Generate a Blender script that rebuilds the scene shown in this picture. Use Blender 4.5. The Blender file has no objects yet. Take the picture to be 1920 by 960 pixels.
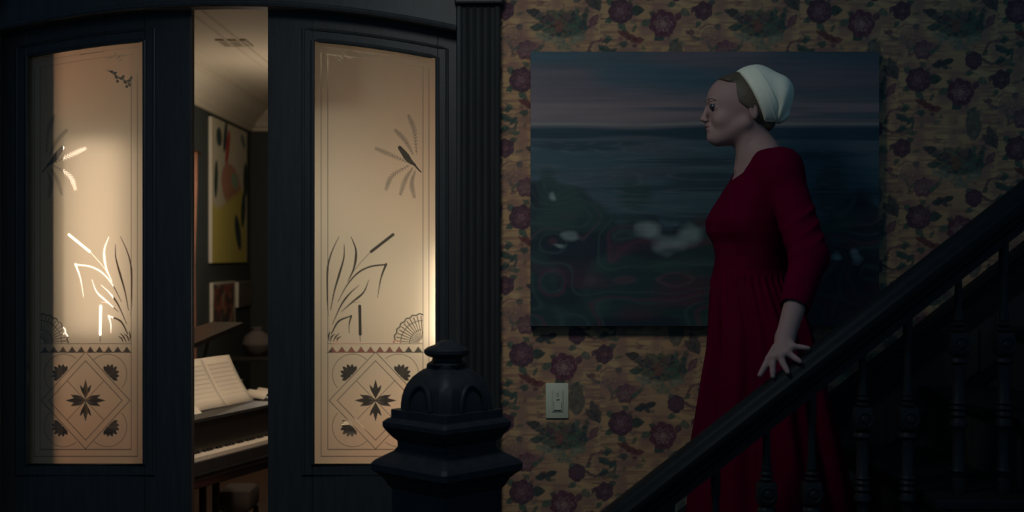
import bpy, bmesh, math, random
import numpy as np
from mathutils import Vector, Matrix

# ---------------------------------------------------------------- camera, world, lights, exposure
F = 2316.0            # focal length in pixels of the 1920 px wide frame
H = 1.57              # eye height
sc = bpy.context.scene
col = sc.collection
cam = bpy.data.cameras.new('camera'); camo = bpy.data.objects.new('camera', cam); col.objects.link(camo)
cam.sensor_width = 36.0; cam.lens = 36.0 * F / 1920.0; cam.clip_end = 60
camo.location = (0, 0, H); camo.rotation_euler = (math.radians(90), 0, 0)
cam.dof.use_dof = True; cam.dof.focus_distance = 3.95; cam.dof.aperture_fstop = 3.0
sc.camera = camo
sc.view_settings.view_transform = 'Standard'; sc.view_settings.look = 'None'
sc.view_settings.gamma = 1.0; sc.view_settings.use_curve_mapping = False
sc.view_settings.exposure = 0.0
w = bpy.data.worlds.new('world'); sc.world = w; w.use_nodes = True
bg = w.node_tree.nodes['Background']; bg.inputs[0].default_value = (0.24, 0.58, 1.0, 1); bg.inputs[1].default_value = 0.125

def area(name, loc, target, size, power, color):
    l = bpy.data.lights.new(name, 'AREA'); l.size = size; l.energy = power; l.color = color; l.shape = 'DISK'
    o = bpy.data.objects.new(name, l); col.objects.link(o); o.location = loc
    d = Vector(target) - Vector(loc); o.rotation_euler = d.to_track_quat('-Z', 'Y').to_euler(); return o
hl = area('hall_ceiling_light', (-0.25, 2.45, 2.75), (-0.10, 4.0, 1.20), 0.4, 3.2, (0.93, 0.98, 1.0))
hl.data.spread = math.radians(112)
area('hall_side_light', (2.2, 0.9, 2.7), (0.75, 3.6, 1.9), 0.5, 0.35, (0.85, 0.95, 1.0))

SHADE_A, SHADE_B, FILL, FILL2 = 11.0, 2.6, 150.0, 105.0  # last two: strengths of the added, unseen fill globes

# ---------------------------------------------------------------- helpers
def P(px, py, d): return ((px - 960.0) / F * d, d, H - (py - 480.0) / F * d)
def X(px, d=4.0): return (px - 960.0) / F * d
def Z(py, d=4.0): return H - (py - 480.0) / F * d

def mesh_arrays(name, V, Q, smooth=False):
    me = bpy.data.meshes.new(name); V = np.asarray(V, np.float32); Q = np.asarray(Q, np.int32)
    k = Q.shape[1]
    me.vertices.add(len(V)); me.vertices.foreach_set('co', V.ravel())
    me.loops.add(Q.size); me.loops.foreach_set('vertex_index', Q.ravel())
    me.polygons.add(len(Q)); me.polygons.foreach_set('loop_start', np.arange(0, Q.size, k, dtype=np.int32))
    me.polygons.foreach_set('use_smooth', np.full(len(Q), smooth, dtype=bool))
    me.update(calc_edges=True); me.validate(); return me

def link(name, me, mat, parent=None):
    o = bpy.data.objects.new(name, me); col.objects.link(o)
    if mat is not None:
        me.materials.clear() if False else None
        if isinstance(mat, (list, tuple)):
            for m in mat: me.materials.append(m)
        else: me.materials.append(mat)
    if parent is not None:
        o.parent = parent; o.matrix_parent_inverse = Matrix.Translation(-Vector(parent.location))
        if parent.parent is not None: pass
    return o

def child_of(o, parent):
    """parent without moving (both built in world coordinates)"""
    o.parent = parent
    m = parent.matrix_parent_inverse.copy() if parent.parent else Matrix()
    L = Matrix.Translation(parent.location)
    if parent.parent:
        tot = Matrix.Translation(parent.parent.location) @ m @ L
    else: tot = L
    o.matrix_parent_inverse = tot.inverted(); return o

def tag(o, label=None, cat=None, group=None, kind=None):
    if label: o['label'] = label
    if cat: o['category'] = cat
    if group: o['group'] = group
    if kind: o['kind'] = kind
    return o

def empty(name, loc, label=None, cat=None, group=None, kind=None):
    o = bpy.data.objects.new(name, None); col.objects.link(o); o.location = loc; o.empty_display_size = .1
    return tag(o, label, cat, group, kind)

class MB:
    def __init__(s): s.bm = bmesh.new()
    def box(s, x0, x1, y0, y1, z0, z1, bev=0.0, M=None):
        t = bmesh.new(); bmesh.ops.create_cube(t, size=1)
        for v in t.verts:
            v.co = Vector((x0 + (v.co.x + .5) * (x1 - x0), y0 + (v.co.y + .5) * (y1 - y0), z0 + (v.co.z + .5) * (z1 - z0)))
        if bev > 0: bmesh.ops.bevel(t, geom=t.edges[:], offset=bev, segments=2, affect='EDGES', profile=.5)
        return s._add(t, M)
    def _add(s, t, M=None):
        if M is not None: bmesh.ops.transform(t, matrix=M, verts=t.verts)
        me = bpy.data.meshes.new('tmp'); t.to_mesh(me); t.free(); s.bm.from_mesh(me); bpy.data.meshes.remove(me); return s
    def grid(s, rows, close_u=False, close_v=False, caps=False, M=None):
        """rows: list of rings (lists of points)"""
        t = bmesh.new(); R = [[t.verts.new(p) for p in r] for r in rows]; n = len(R[0])
        for i in range(len(R) if close_v else len(R) - 1):
            a = R[i]; b = R[(i + 1) % len(R)]
            for j in range(n if close_u else n - 1):
                k = (j + 1) % n
                try: t.faces.new((a[j], a[k], b[k], b[j]))
                except ValueError: pass
        if caps:
            try: t.faces.new(list(reversed(R[0]))); t.faces.new(R[-1])
            except ValueError: pass
        bmesh.ops.remove_doubles(t, verts=t.verts, dist=1e-6)
        bmesh.ops.recalc_face_normals(t, faces=t.faces)
        return s._add(t, M)
    def lathe(s, prof, cx, cy, n=20, M=None, z0=0.0):
        rows = [[(cx + r * math.cos(2 * math.pi * k / n), cy + r * math.sin(2 * math.pi * k / n), z0 + z) for k in range(n)] for r, z in prof]
        return s.grid(rows, close_u=True, caps=True, M=M)
    def tube(s, pts, r, n=8, close=False):
        pts = [Vector(p) for p in pts]; rows = []; L = len(pts)
        rr = r if isinstance(r, (list, tuple)) else [r] * L
        up = Vector((0, 0, 1)); prev = None
        for i, p in enumerate(pts):
            a = pts[i - 1] if (i > 0 or close) else p; b = pts[(i + 1) % L] if (i < L - 1 or close) else p
            t = (b - a).normalized()
            if prev is None:
                ref = Vector((0, 1, 0)) if abs(t.y) < .9 else up; e1 = t.cross(ref).normalized()
            else:
                e1 = (prev - t * prev.dot(t)); e1.normalize()
            prev = e1; e2 = t.cross(e1)
            rows.append([p + rr[i] * (math.cos(q) * e1 + math.sin(q) * e2) for q in [2 * math.pi * k / n for k in range(n)]])
        return s.grid(rows, close_u=True, close_v=close, caps=not close)
    def prism(s, poly, y0, y1):
        """poly: convex or simple (x,z) outline, extruded in y"""
        t = bmesh.new(); a = [t.verts.new((x, y0, z)) for x, z in poly]; b = [t.verts.new((x, y1, z)) for x, z in poly]
        n = len(poly); t.faces.new(a); t.faces.new(list(reversed(b)))
        for i in range(n): t.faces.new((a[i], b[i], b[(i + 1) % n], a[(i + 1) % n]))
        bmesh.ops.recalc_face_normals(t, faces=t.faces); return s._add(t)
    def build(s, name, mat, parent=None, smooth=False, M=None):
        me = bpy.data.meshes.new(name)
        if M is not None: bmesh.ops.transform(s.bm, matrix=M, verts=s.bm.verts)
        if smooth:
            for f in s.bm.faces: f.smooth = True
            for e in s.bm.edges:
                if len(e.link_faces) == 2 and e.calc_face_angle(0) > math.radians(38): e.smooth = False
        s.bm.to_mesh(me); s.bm.free()
        o = bpy.data.objects.new(name, me); col.objects.link(o); me.materials.append(mat)
        if parent is not None: child_of(o, parent)
        return o

# ---------------------------------------------------------------- materials
def mat(name, base, rough=.5, spec=.5, noise=0.0, scale=(8, 8, 8), bump=0.0, bscale=60, sheen=0.0, sub=0.0, metallic=0.0):
    m = bpy.data.materials.new(name); m.use_nodes = True; nt = m.node_tree; b = nt.nodes['Principled BSDF']
    b.inputs['Base Color'].default_value = (*base, 1); b.inputs['Roughness'].default_value = rough
    b.inputs['Specular IOR Level'].default_value = spec; b.inputs['Metallic'].default_value = metallic
    if sheen: b.inputs['Sheen Weight'].default_value = sheen
    if sub:
        b.inputs['Subsurface Weight'].default_value = sub; b.inputs['Subsurface Radius'].default_value = (.012, .005, .003); b.inputs['Subsurface Scale'].default_value = 1.0
    tc = nt.nodes.new('ShaderNodeTexCoord')
    if noise:
        mp = nt.nodes.new('ShaderNodeMapping'); mp.inputs['Scale'].default_value = scale
        nz = nt.nodes.new('ShaderNodeTexNoise'); nz.inputs['Scale'].default_value = 1.0; nz.inputs['Detail'].default_value = 6
        mx = nt.nodes.new('ShaderNodeMix'); mx.data_type = 'RGBA'
        mx.inputs['A'].default_value = (*[c * (1 - noise) for c in base], 1); mx.inputs['B'].default_value = (*[min(1, c * (1 + noise)) for c in base], 1)
        nt.links.new(tc.outputs['Object'], mp.inputs[0]); nt.links.new(mp.outputs[0], nz.inputs['Vector'])
        nt.links.new(nz.outputs['Fac'], mx.inputs['Factor']); nt.links.new(mx.outputs['Result'], b.inputs['Base Color'])
    if bump:
        n2 = nt.nodes.new('ShaderNodeTexNoise'); n2.inputs['Scale'].default_value = bscale; n2.inputs['Detail'].default_value = 4
        bp = nt.nodes.new('ShaderNodeBump'); bp.inputs['Strength'].default_value = bump; bp.inputs['Distance'].default_value = .002
        nt.links.new(tc.outputs['Object'], n2.inputs['Vector']); nt.links.new(n2.outputs['Fac'], bp.inputs['Height']); nt.links.new(bp.outputs[0], b.inputs['Normal'])
    return m

def attr_mat(name, attr, rough=.8, spec=.25, bump=.25, bscale=(60, 60, 420)):
    m = mat(name, (.5, .5, .5), rough, spec); nt = m.node_tree; b = nt.nodes['Principled BSDF']
    a = nt.nodes.new('ShaderNodeAttribute'); a.attribute_name = attr; nt.links.new(a.outputs['Color'], b.inputs['Base Color'])
    tc = nt.nodes.new('ShaderNodeTexCoord'); mp = nt.nodes.new('ShaderNodeMapping'); mp.inputs['Scale'].default_value = bscale
    n2 = nt.nodes.new('ShaderNodeTexNoise'); n2.inputs['Scale'].default_value = 1; bp = nt.nodes.new('ShaderNodeBump')
    bp.inputs['Strength'].default_value = bump; bp.inputs['Distance'].default_value = .001
    nt.links.new(tc.outputs['Object'], mp.inputs[0]); nt.links.new(mp.outputs[0], n2.inputs['Vector']); nt.links.new(n2.outputs['Fac'], bp.inputs['Height']); nt.links.new(bp.outputs[0], b.inputs['Normal'])
    return m

def emit_mat(name, color, strength):
    m = bpy.data.materials.new(name); m.use_nodes = True; nt = m.node_tree; b = nt.nodes['Principled BSDF']
    b.inputs['Base Color'].default_value = (*color, 1); b.inputs['Emission Color'].default_value = (*color, 1); b.inputs['Emission Strength'].default_value = strength
    b.inputs['Roughness'].default_value = .9
    return m

BALW = mat('dark_wood_baluster', (.011, .013, .014), .5, .17, .45, (60, 60, 5), .12, 90)
WOOD = mat('dark_wood', (.032, .032, .030), .45, .25, .45, (60, 60, 5), .12, 90)
WOODX = mat('dark_wood_rail', (.009, .011, .012), .55, .13, .45, (5, 60, 60), .1, 90)
NEWEL = mat('dark_wood_newel', (.018, .020, .022), .5, .16, .45, (40, 40, 8), .12, 80)
BLACKW = mat('piano_black', (.02, .017, .015), .28, .5)
SKIN = mat('skin', (.31, .185, .155), .6, .25, sub=.08)
HAIR = mat('hair', (.085, .062, .038), .55, .3, .5, (30, 90, 200), .5, 220)
RED = mat('red_cloth', (.085, .0005, .015), .9, .02, .18, (18, 18, 18), .35, 260)
LINEN = mat('cap_linen', (.80, .76, .56), .85, .15, .06, (40, 40, 40), .3, 350)
IVORY = mat('ivory_plastic', (.62, .60, .40), .4, .4)
IVORYD = mat('ivory_recess_shade', (.36, .35, .25), .5, .4)  # darker ivory copy: shade of slot, gap and surround put into the colour
PLASTER = mat('plaster_ceiling', (.62, .55, .42), .85, .2, .05, (3, 3, 3))
ROOMWALL = mat('room_wall_paint', (.055, .065, .062), .75, .3, .12, (4, 4, 4))
FLOOR = mat('floor_wood', (.09, .05, .03), .4, .4, .4, (3, 40, 1))
PAPER = mat('sheet_paper', (.80, .74, .60), .8, .2)
INK = mat('printed_ink', (.52, .47, .38), .9, .1)
KEYW = mat('key_ivory', (.80, .72, .58), .35, .5)
DRAPE = mat('drape_fabric', (.34, .16, .10), .85, .15, .4, (6, 6, 22))
BRASS = mat('aged_brass', (.30, .20, .09), .35, .5, metallic=1.0)
LEATHER = mat('boot_leather', (.07, .03, .02), .5, .4)
GREYC = mat('grey_upholstery', (.14, .12, .11), .9, .2)
EYEW = mat('eye_white', (.45, .42, .40), .3, .5); EYED = mat('eye_iris', (.03, .03, .035), .2, .5)
LIPS = mat('lip_skin', (.30, .10, .09), .5, .35)

# ---------------------------------------------------------------- drawing in arrays
def sstep(x): return np.clip(x, 0, 1)
def segdist(Xg, Yg, pts, ws):
    """signed 'coverage' of a tapered polyline"""
    out = np.full(Xg.shape, -9.0)
    for (a, b, wa, wb) in zip(pts[:-1], pts[1:], ws[:-1], ws[1:]):
        ax, ay = a; bx, by = b; dx, dy = bx - ax, by - ay; L2 = dx * dx + dy * dy + 1e-9
        t = np.clip(((Xg - ax) * dx + (Yg - ay) * dy) / L2, 0, 1)
        d = np.hypot(Xg - ax - t * dx, Yg - ay - t * dy)
        out = np.maximum(out, (wa + (wb - wa) * t) / 2 - d)
    return out
def smoothline(pts, k=6):
    pts = [np.array(p, float) for p in pts]
    if len(pts) < 3: return [tuple(p) for p in pts]
    q = [2 * pts[0] - pts[1]] + pts + [2 * pts[-1] - pts[-2]]; out = []
    for i in range(1, len(q) - 2):
        for j in range(k):
            t = j / k
            out.append(tuple(.5 * ((2 * q[i]) + (-q[i - 1] + q[i + 1]) * t + (2 * q[i - 1] - 5 * q[i] + 4 * q[i + 1] - q[i + 2]) * t * t + (-q[i - 1] + 3 * q[i] - 3 * q[i + 1] + q[i + 2]) * t ** 3)))
    out.append(tuple(pts[-1])); return out

def vnoise(Xg, Yg, sx, sy, seed, per=None):
    """value noise, optional period (in cells)"""
    rs = np.random.RandomState(seed); N = 64; tb = rs.rand(N, N)
    u = Xg / sx; v = Yg / sy; i = np.floor(u).astype(int); j = np.floor(v).astype(int); fu = u - i; fv = v - j
    fu = fu * fu * (3 - 2 * fu); fv = fv * fv * (3 - 2 * fv)
    px_, py_ = per if per else (N, N)
    g = lambda a, b: tb[(a % px_) % N, (b % py_) % N]
    return (g(i, j) * (1 - fu) + g(i + 1, j) * fu) * (1 - fv) + (g(i, j + 1) * (1 - fu) + g(i + 1, j + 1) * fu) * fv

# ---- etched pattern of the door glass, in photograph pixels of the right-hand pane
def etch(x, y, extra=True):
    M = np.zeros(x.shape)
    def stroke(pts, w0, w1=None, wm=None, a=1.0, sm=True):
        nonlocal M
        pts = smoothline(pts) if sm else pts; n = len(pts); w1 = w0 if w1 is None else w1
        if wm is None: ws = [w0 + (w1 - w0) * i / (n - 1) for i in range(n)]
        else: ws = [(w0 + (wm - w0) * 2 * i / (n - 1)) if i < (n - 1) / 2 else (wm + (w1 - wm) * (2 * i / (n - 1) - 1)) for i in range(n)]
        xs = [p[0] for p in pts]; ys = [p[1] for p in pts]; m = 6
        sel = (x > min(xs) - m) & (x < max(xs) + m) & (y > min(ys) - m) & (y < max(ys) + m)
        if sel.any():
            M[sel] = np.maximum(M[sel], a * sstep(segdist(x[sel], y[sel], pts, ws) / 1.0 + .5))
    c4 = lambda L: [(580 + p / 3.84, 410 + q / 3.84) for p, q in L]
    c5 = lambda L: [(580 + p / 2.824, 60 + q / 2.824) for p, q in L]
    arch = lambda xx, off: 68.7 + off + .000258 * (xx - 430) ** 2
    # border lines
    for xl, y1 in ((614.5, 843), (602, 856), (793, 843), (804, 856)): stroke([(xl, arch(xl, 22)), (xl, y1)], 1.3, a=.75, sm=False)
    stroke([(614, 843), (793, 843)], 1.6, a=.9, sm=False); stroke([(602, 856), (804, 856)], 1.6, a=.85, sm=False)
    for x0, x1, off, aa in ((602, 804, 12, .3), (614, 793, 24, .35), (612, 668, 24.5, .8), (668, 715, 13, .7)):
        stroke([(xx, arch(xx, off)) for xx in np.linspace(x0, x1, 12)], 1.4, a=aa, sm=False)
    # band of triangles
    stroke([(614, 644.5), (793, 644.5)], 1.3, a=.8, sm=False); stroke([(614, 660.5), (793, 660.5)], 1.8, a=.95, sm=False)
    t = ((x - 614) / 17.9) % 1.0; tri = (np.minimum(t, 1 - t) * 2); inside = (x > 614) & (x < 793) & (y > 646) & (y < 660)
    hgt = (660 - y) / 13.0
    M = np.where(inside, np.maximum(M, sstep((tri - hgt - .12) * 6) * .95), M)
    # diamond
    cx, cy = 704, 751
    for hw, hh in ((87, 91), (72, 74.5)):
        stroke([(cx, cy - hh), (cx + hw, cy), (cx, cy + hh), (cx - hw, cy), (cx, cy - hh)], 1.5, a=.8, sm=False)
    for sx in (-1, 1):
        for sy in (-1, 1):
            stroke([(cx, cy), (cx + sx * 36, cy + sy * 37)], 1.2, a=.8, sm=False)
            ccx, ccy = cx + sx * 43, cy + sy * 49; r = 38
            th = np.linspace(0, 2 * math.pi, 40); arcp = [(ccx + r * math.cos(q), ccy + r * math.sin(q)) for q in th]
            arcp = [p for p in arcp if abs(p[0] - cx) / 87 + abs(p[1] - cy) / 91 > 1.0]
            base = math.atan2(sy, sx); arcp.sort(key=lambda p: ((math.atan2(p[1] - ccy, p[0] - ccx) - base + math.pi) % (2 * math.pi)))
            if len(arcp) > 2: stroke(arcp, 1.3, a=.7, sm=False)
            fx, fy = cx + sx * 45, cy + sy * 47                # corner palmettes
            for k in range(-3, 4):
                q = math.atan2(sy, sx) + k * .42; r0, r1 = 2, 22 - abs(k) * 1.2
                stroke([(fx + r0 * math.cos(q), fy + r0 * math.sin(q)), (fx + .75 * r1 * math.cos(q), fy + .75 * r1 * math.sin(q)), (fx + r1 * math.cos(q), fy + r1 * math.sin(q))], 1.5, 2.5, 7.0)
    for q in (0, .5 * math.pi, math.pi, 1.5 * math.pi):        # centre flower
        c_, s_ = math.cos(q), math.sin(q); R = lambda a, b: (cx + a * c_ - b * s_, cy + a * s_ + b * c_)
        stroke([R(3, 0), R(22, 0), R(39, 0)], 1.5, .5, 9)
        for g in (-1, 1): stroke([R(4, 0), R(20, g * 6), R(29, g * 11)], 1, .6, 6)
    for sx in (-1, 1):
        for sy in (-1, 1): stroke([(cx, cy), (cx + sx * 12, cy + sy * 7), (cx + sx * 24, cy + sy * 10)], 2, 1, 4)
    # fan
    fx, fy = 793, 643
    for r, w_ in ((54, 2.6), (42, 1.6), (25, 1.4)):
        pts = [(fx - (r + (1.2 if r > 50 else 0) * math.cos(26 * q)) * math.cos(q), fy - (r + (1.2 if r > 50 else 0) * math.cos(26 * q)) * math.sin(q)) for q in np.linspace(0, math.pi / 2, 40)]
        stroke(pts, w_, a=.9, sm=False)
    for k in range(11):
        q = (k + .5) / 11 * math.pi / 2; stroke([(fx - 8 * math.cos(q), fy - 8 * math.sin(q)), (fx - 50 * math.cos(q), fy - 50 * math.sin(q))], 1, 1.9, a=.9, sm=False)
    # reeds and cattails
    stroke(c4([(212, 130), (165, 230), (135, 330), (128, 450), (130, 600), (135, 700)]), 1, 1, 3.6)
    stroke(c4([(250, 185), (248, 280), (215, 400), (180, 520), (152, 660)]), 1, 1.2, 4)
    stroke(c4([(300, 130), (335, 230), (322, 350), (275, 455)]), 1, 1, 4.6)
    stroke(c4([(445, 237), (602, 115)]), 5.4, sm=False); stroke(c4([(440, 240), (340, 350), (280, 450)]), 1.3, .8, a=.8)
    stroke(c4([(205, 600), (270, 480), (350, 390), (440, 345), (552, 330)]), 1, 2.8, 3.2); stroke(c4([(552, 328), (515, 430), (490, 570)]), 4.4, .7)
    stroke(c4([(165, 760), (230, 620), (290, 540), (358, 478)]), 1, .8, 3.6)
    stroke(c4([(230, 670), (310, 600), (390, 530), (428, 440)]), 1, .8, 3.8)
    stroke(c4([(362, 630), (366, 832)]), 5.6, sm=False); stroke(c4([(364, 835), (366, 885)]), 1.5, a=.8, sm=False); stroke(c4([(240, 660), (300, 612), (358, 600)]), 1, .8, a=.6)
    stroke(c4([(158, 830), (210, 740), (302, 700)]), 2, 2.2, 3.6); stroke(c4([(302, 700), (286, 760), (285, 825)]), 3.4, .7)
    for a, b, c_ in (((150, 885), (160, 850), (185, 830)), ((170, 888), (190, 850), (215, 825)), ((195, 888), (205, 862), (228, 848)), ((140, 880), (140, 840), (148, 810))): stroke(c4([a, b, c_]), 1, .8, 3)
    # bird in palm fronds
    M_b = c5([(478, 612), (500, 640), (530, 680), (560, 705)]); stroke(M_b, 7, 4, 12, a=.95); stroke(c5([(550, 695), (575, 725), (592, 742)]), 4, 2, a=.95)
    for fr in ([(522, 436), (555, 520), (568, 650)], [(450, 515), (508, 575), (552, 655)], [(345, 613), (430, 650), (545, 700)], [(404, 838), (438, 762), (535, 702)], [(480, 866), (508, 782), (552, 712)], [(556, 880), (542, 800), (562, 728)]):
        p = smoothline(c5(fr), 8); stroke(p, .8, 1, a=.5, sm=False)
        for i in range(1, len(p) - 1):
            ax, ay = p[i - 1]; bx, by = p[i]; dx, dy = bx - ax, by - ay; L = math.hypot(dx, dy) + 1e-6; dx /= L; dy /= L
            ln = 7.5 * math.sin(math.pi * min(1, (i + 2) / (len(p) + 2))) + 1
            for g in (-1, 1):
                stroke([(bx, by), (bx - dx * ln * .7 - g * dy * ln * .55, by - dy * ln * .7 + g * dx * ln * .55)], 1.5, .7, a=.75, sm=False)
    if extra:
        for (vx, vy, L_, q) in ((205, 133, 9, .3), (212, 139, 8, -.5), (215, 141, 9, .9), (222, 146, 10, .2), (228, 147, 8, -.9), (231, 151, 9, .7), (237, 152, 9, -.2), (240, 156, 7, .9), (243, 149, 7, -.8), (219, 150, 5, 1.2), (236, 160, 5, 1.0)):
            mx_ = lambda p: 793 - (p - 75) * 178 / 170
            stroke([(mx_(vx), vy), (mx_(vx + L_ * .5 * math.cos(q)), vy + L_ * .5 * math.sin(q)), (mx_(vx + L_ * math.cos(q)), vy + L_ * math.sin(q))], 1.5, 1, 5.5)
        stroke([(793 - (200 - 75) * 1.047, 131), (793 - (222 - 75) * 1.047, 144), (793 - (245 - 75) * 1.047, 156)], 1.2)
    # vine under the arch
    for (vx, vy, s) in ((628, 104, 1), (640, 108, 1), (650, 106, 1), (657, 110, .9), (636, 113, .8), (645, 101, .7)):
        stroke([(vx - 3 * s, vy - 2 * s), (vx + 3 * s, vy + 2 * s)], 2.5 * s, 1.2 * s, a=.75, sm=False)
    return M

# ---- wallpaper cell, in photograph pixels on the wall
TW, TH = 186.0, 257.6
def paint_wallpaper():
    S = 2; nx, ny = int(TW * S), int(round(TH * S)); xs = (np.arange(nx) + .5) / S + 940; ys = (np.arange(ny) + .5) * TH / ny + 640
    Xg, Yg = np.meshgrid(xs, ys)
    C = np.zeros((ny, nx, 3))
    tan = np.array([.47, .265, .125]); brown = np.array([.215, .105, .080]); lt = np.array([.56, .34, .155])
    n1 = vnoise(Xg - 940, Yg - 640, TW / 4, TH / 6, 3, (4, 6)); C[:] = tan; C += (lt - tan) * (n1[..., None] ** 2)
    st = vnoise(Xg - 940, Yg - 640, TW / 7, TH / 92, 5, (7, 92)) * .6 + vnoise(Xg - 940, Yg - 640, TW / 3, TH / 60, 6, (3, 60)) * .5
    k = sstep((st - .50) * 5) * .85 * (.35 + .65 * vnoise(Xg - 940, Yg - 640, TW / 5, TH / 7, 8, (5, 7)))
    C += (brown - C) * k[..., None]
    mott = sstep((vnoise(Xg - 940, Yg - 640, TW / 9, TH / 13, 9, (9, 13)) - .42) * 3) * .6
    C += (np.array([.26, .125, .105]) - C) * mott[..., None]
    wob = (vnoise(Xg - 940, Yg - 640, TW / 30, TH / 42, 12, (30, 42)) - .5) * 3.2
    wob2 = (vnoise(Xg - 940, Yg - 640, TW / 60, TH / 84, 13, (60, 64)) - .5)
    def lay(fn, colr, a=1.0, soft=1.2, amp=1.0, tex=.35):
        """fn(x,y)->positive inside (pixels)"""
        colr = np.array(colr)
        for i in (-1, 0, 1):
            for j in (-1, 0, 1, ):
                xx = Xg + i * TW; yy = Yg + j * TH + i * TH / 2
                m = sstep((fn(xx, yy) + wob * amp) / soft + .5) * a
                if m.max() <= 0: continue
                cc = colr * (1 + tex * 2 * wob2[..., None])
                C[:] = C + (cc - C) * m[..., None]
    def ell(cx, cy, rx, ry, ang=0):
        c_, s_ = math.cos(ang), math.sin(ang)
        def f(x, y):
            u = (x - cx) * c_ + (y - cy) * s_; v = -(x - cx) * s_ + (y - cy) * c_
            return (1 - np.sqrt((u / rx) ** 2 + (v / ry) ** 2)) * min(rx, ry)
        return f
    def leaf(x0, y0, x1, y1, w_):
        L = math.hypot(x1 - x0, y1 - y0); ux, uy = (x1 - x0) / L, (y1 - y0) / L
        def f(x, y):
            u = ((x - x0) * ux + (y - y0) * uy) / L; v = -(x - x0) * uy + (y - y0) * ux
            return w_ * np.sin(np.pi * np.clip(u, 0, 1)) * .5 - np.abs(v) - 6 * (np.clip(-u, 0, 9) + np.clip(u - 1, 0, 9)) * L / 10
        return f
    def strk(pts, w0, w1): 
        pts = smoothline(pts); n = len(pts); ws = [w0 + (w1 - w0) * i / (n - 1) for i in range(n)]
        return lambda x, y: segdist(x, y, pts, ws)
    def rose(cx, cy, r, n, ph, dark, mid, light):
        def f(x, y):
            q = np.arctan2(y - cy, x - cx); d = np.hypot(x - cx, y - cy); return r * (.88 + .13 * np.abs(np.sin(n * q / 2 + ph))) - d
        lay(f, dark)
        for rr, c_ in ((.72, mid), (.62, dark), (.50, mid), (.40, dark), (.30, light), (.15, mid)):
            lay((lambda R: (lambda x, y: r * R * (.9 + .16 * np.sin((n - 1) * np.arctan2(y - cy, x - cx) + ph + R * 9)) - np.hypot((x - cx), (y - cy) * 1.15)))(rr), c_, .75, 1.6)
    teal = (.048, .078, .060); teal2 = (.070, .110, .072); olive = (.14, .13, .075); pur = (.135, .058, .066); purd = (.095, .048, .056)
    mauve = (.225, .105, .095); pale = (.20, .20, .125); grey = (.145, .11, .085)
    rq = random.Random(11)
    for k in range(110):
        x0, y0, q, L_ = 940 + rq.uniform(0, TW), 640 + rq.uniform(0, TH), rq.uniform(0, 6.28), rq.uniform(7, 16)
        lay(leaf(x0, y0, x0 + L_ * math.cos(q), y0 + L_ * .6 * math.sin(q), rq.uniform(2.5, 6)), rq.choice([teal2, olive, (.20, .10, .085), (.24, .13, .10), (.17, .09, .08), (.13, .11, .085)]), rq.uniform(.3, .65), 2, 2)
    # large muted swirls
    lay(strk([(945, 845), (965, 838), (985, 850), (992, 868)], 7, 4), (.26, .14, .11), .6); lay(ell(958, 850, 16, 9, .4), (.27, .15, .12), .5)
    lay(strk([(1100, 702), (1118, 716), (1140, 722), (1148, 745)], 4, 6), grey, .8); lay(strk([(1125, 700), (1140, 690), (1158, 692)], 3, 3), mauve, .7)
    lay(ell(1147, 708, 18, 14), (.25, .13, .10), .55); lay(ell(1110, 704, 7, 6), pur, .8)
    # plume
    lay(ell(1081, 748, 15, 31, -.05), (.085, .085, .065), .85); 
    for k in range(9): lay(strk([(1081, 775 - k * 6), (1092, 768 - k * 6), (1098, 758 - k * 6)], 1.6, .8), (.16, .14, .10), .6); lay(strk([(1081, 775 - k * 6), (1071, 768 - k * 6), (1066, 758 - k * 6)], 1.6, .8), (.17, .14, .10), .6)
    lay(strk([(1078, 722), (1086, 716), (1092, 724)], 2, 3), teal, .8)
    # butterfly
    lay(leaf(1096, 765, 1126, 794, 17), (.085, .070, .060), .9); lay(leaf(1108, 750, 1126, 795, 20), (.080, .070, .060), .9); lay(strk([(1122, 762), (1126, 795)], 2.4, 1.5), grey, .8)
    # mauve flower
    rose(1173, 738, 19, 7, .5, (.16, .075, .075), (.25, .13, .115), (.22, .15, .11)); lay(leaf(1188, 742, 1206, 728, 8), teal2, .8); lay(leaf(1165, 760, 1180, 770, 7), teal2, .8); lay(leaf(1140, 752, 1158, 742, 8), pur, .6)
    # main leafy bouquet
    lay(ell(1055, 818, 44, 26, .1), (.055, .085, .055), .78, 5, 2.5)
    rr = random.Random(4)
    for k in range(46):
        q = rr.uniform(0, 6.28); r = rr.uniform(6, 42); x0 = 1055 + r * math.cos(q); y0 = 820 + .65 * r * math.sin(q); q2 = q + rr.uniform(-.8, .8)
        lay(leaf(x0, y0, x0 + 15 * math.cos(q2), y0 + 12 * math.sin(q2), rr.uniform(5, 8)), rr.choice([teal, teal2, olive, purd, (.028, .055, .05)]), .85)
    lay(ell(1048, 820, 10, 13), (.20, .075, .055), .75, 3, 2); lay(ell(1062, 806, 9, 8), pur, .6, 3, 2); lay(ell(1030, 806, 9, 7), pur, .5, 3, 2)
    lay(leaf(985, 790, 1022, 806, 16), (.05, .05, .045), .92); lay(leaf(992, 826, 1024, 822, 13), teal, .9); lay(leaf(1002, 806, 1024, 796, 9), grey, .7)
    for k in range(8): lay(leaf(1092, 838 - k * 6, 1100 + k, 824 - k * 6, 5), teal, .8); lay(leaf(1088, 838 - k * 6, 1078, 826 - k * 6, 5), teal2, .8)
    lay(ell(1022, 842, 16, 7, .3), pale, .75, 4, 2); lay(ell(1045, 850, 13, 7, .2), pale, .7, 4, 2); lay(ell(1082, 846, 17, 8, -.2), (.19, .20, .12), .8, 4, 2); lay(ell(1062, 860, 15, 8), (.15, .17, .11), .7, 4, 2)
    lay(leaf(1104, 824, 1122, 800, 15), pur, .85); lay(leaf(1108, 820, 1118, 806, 7), mauve, .7)
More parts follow.
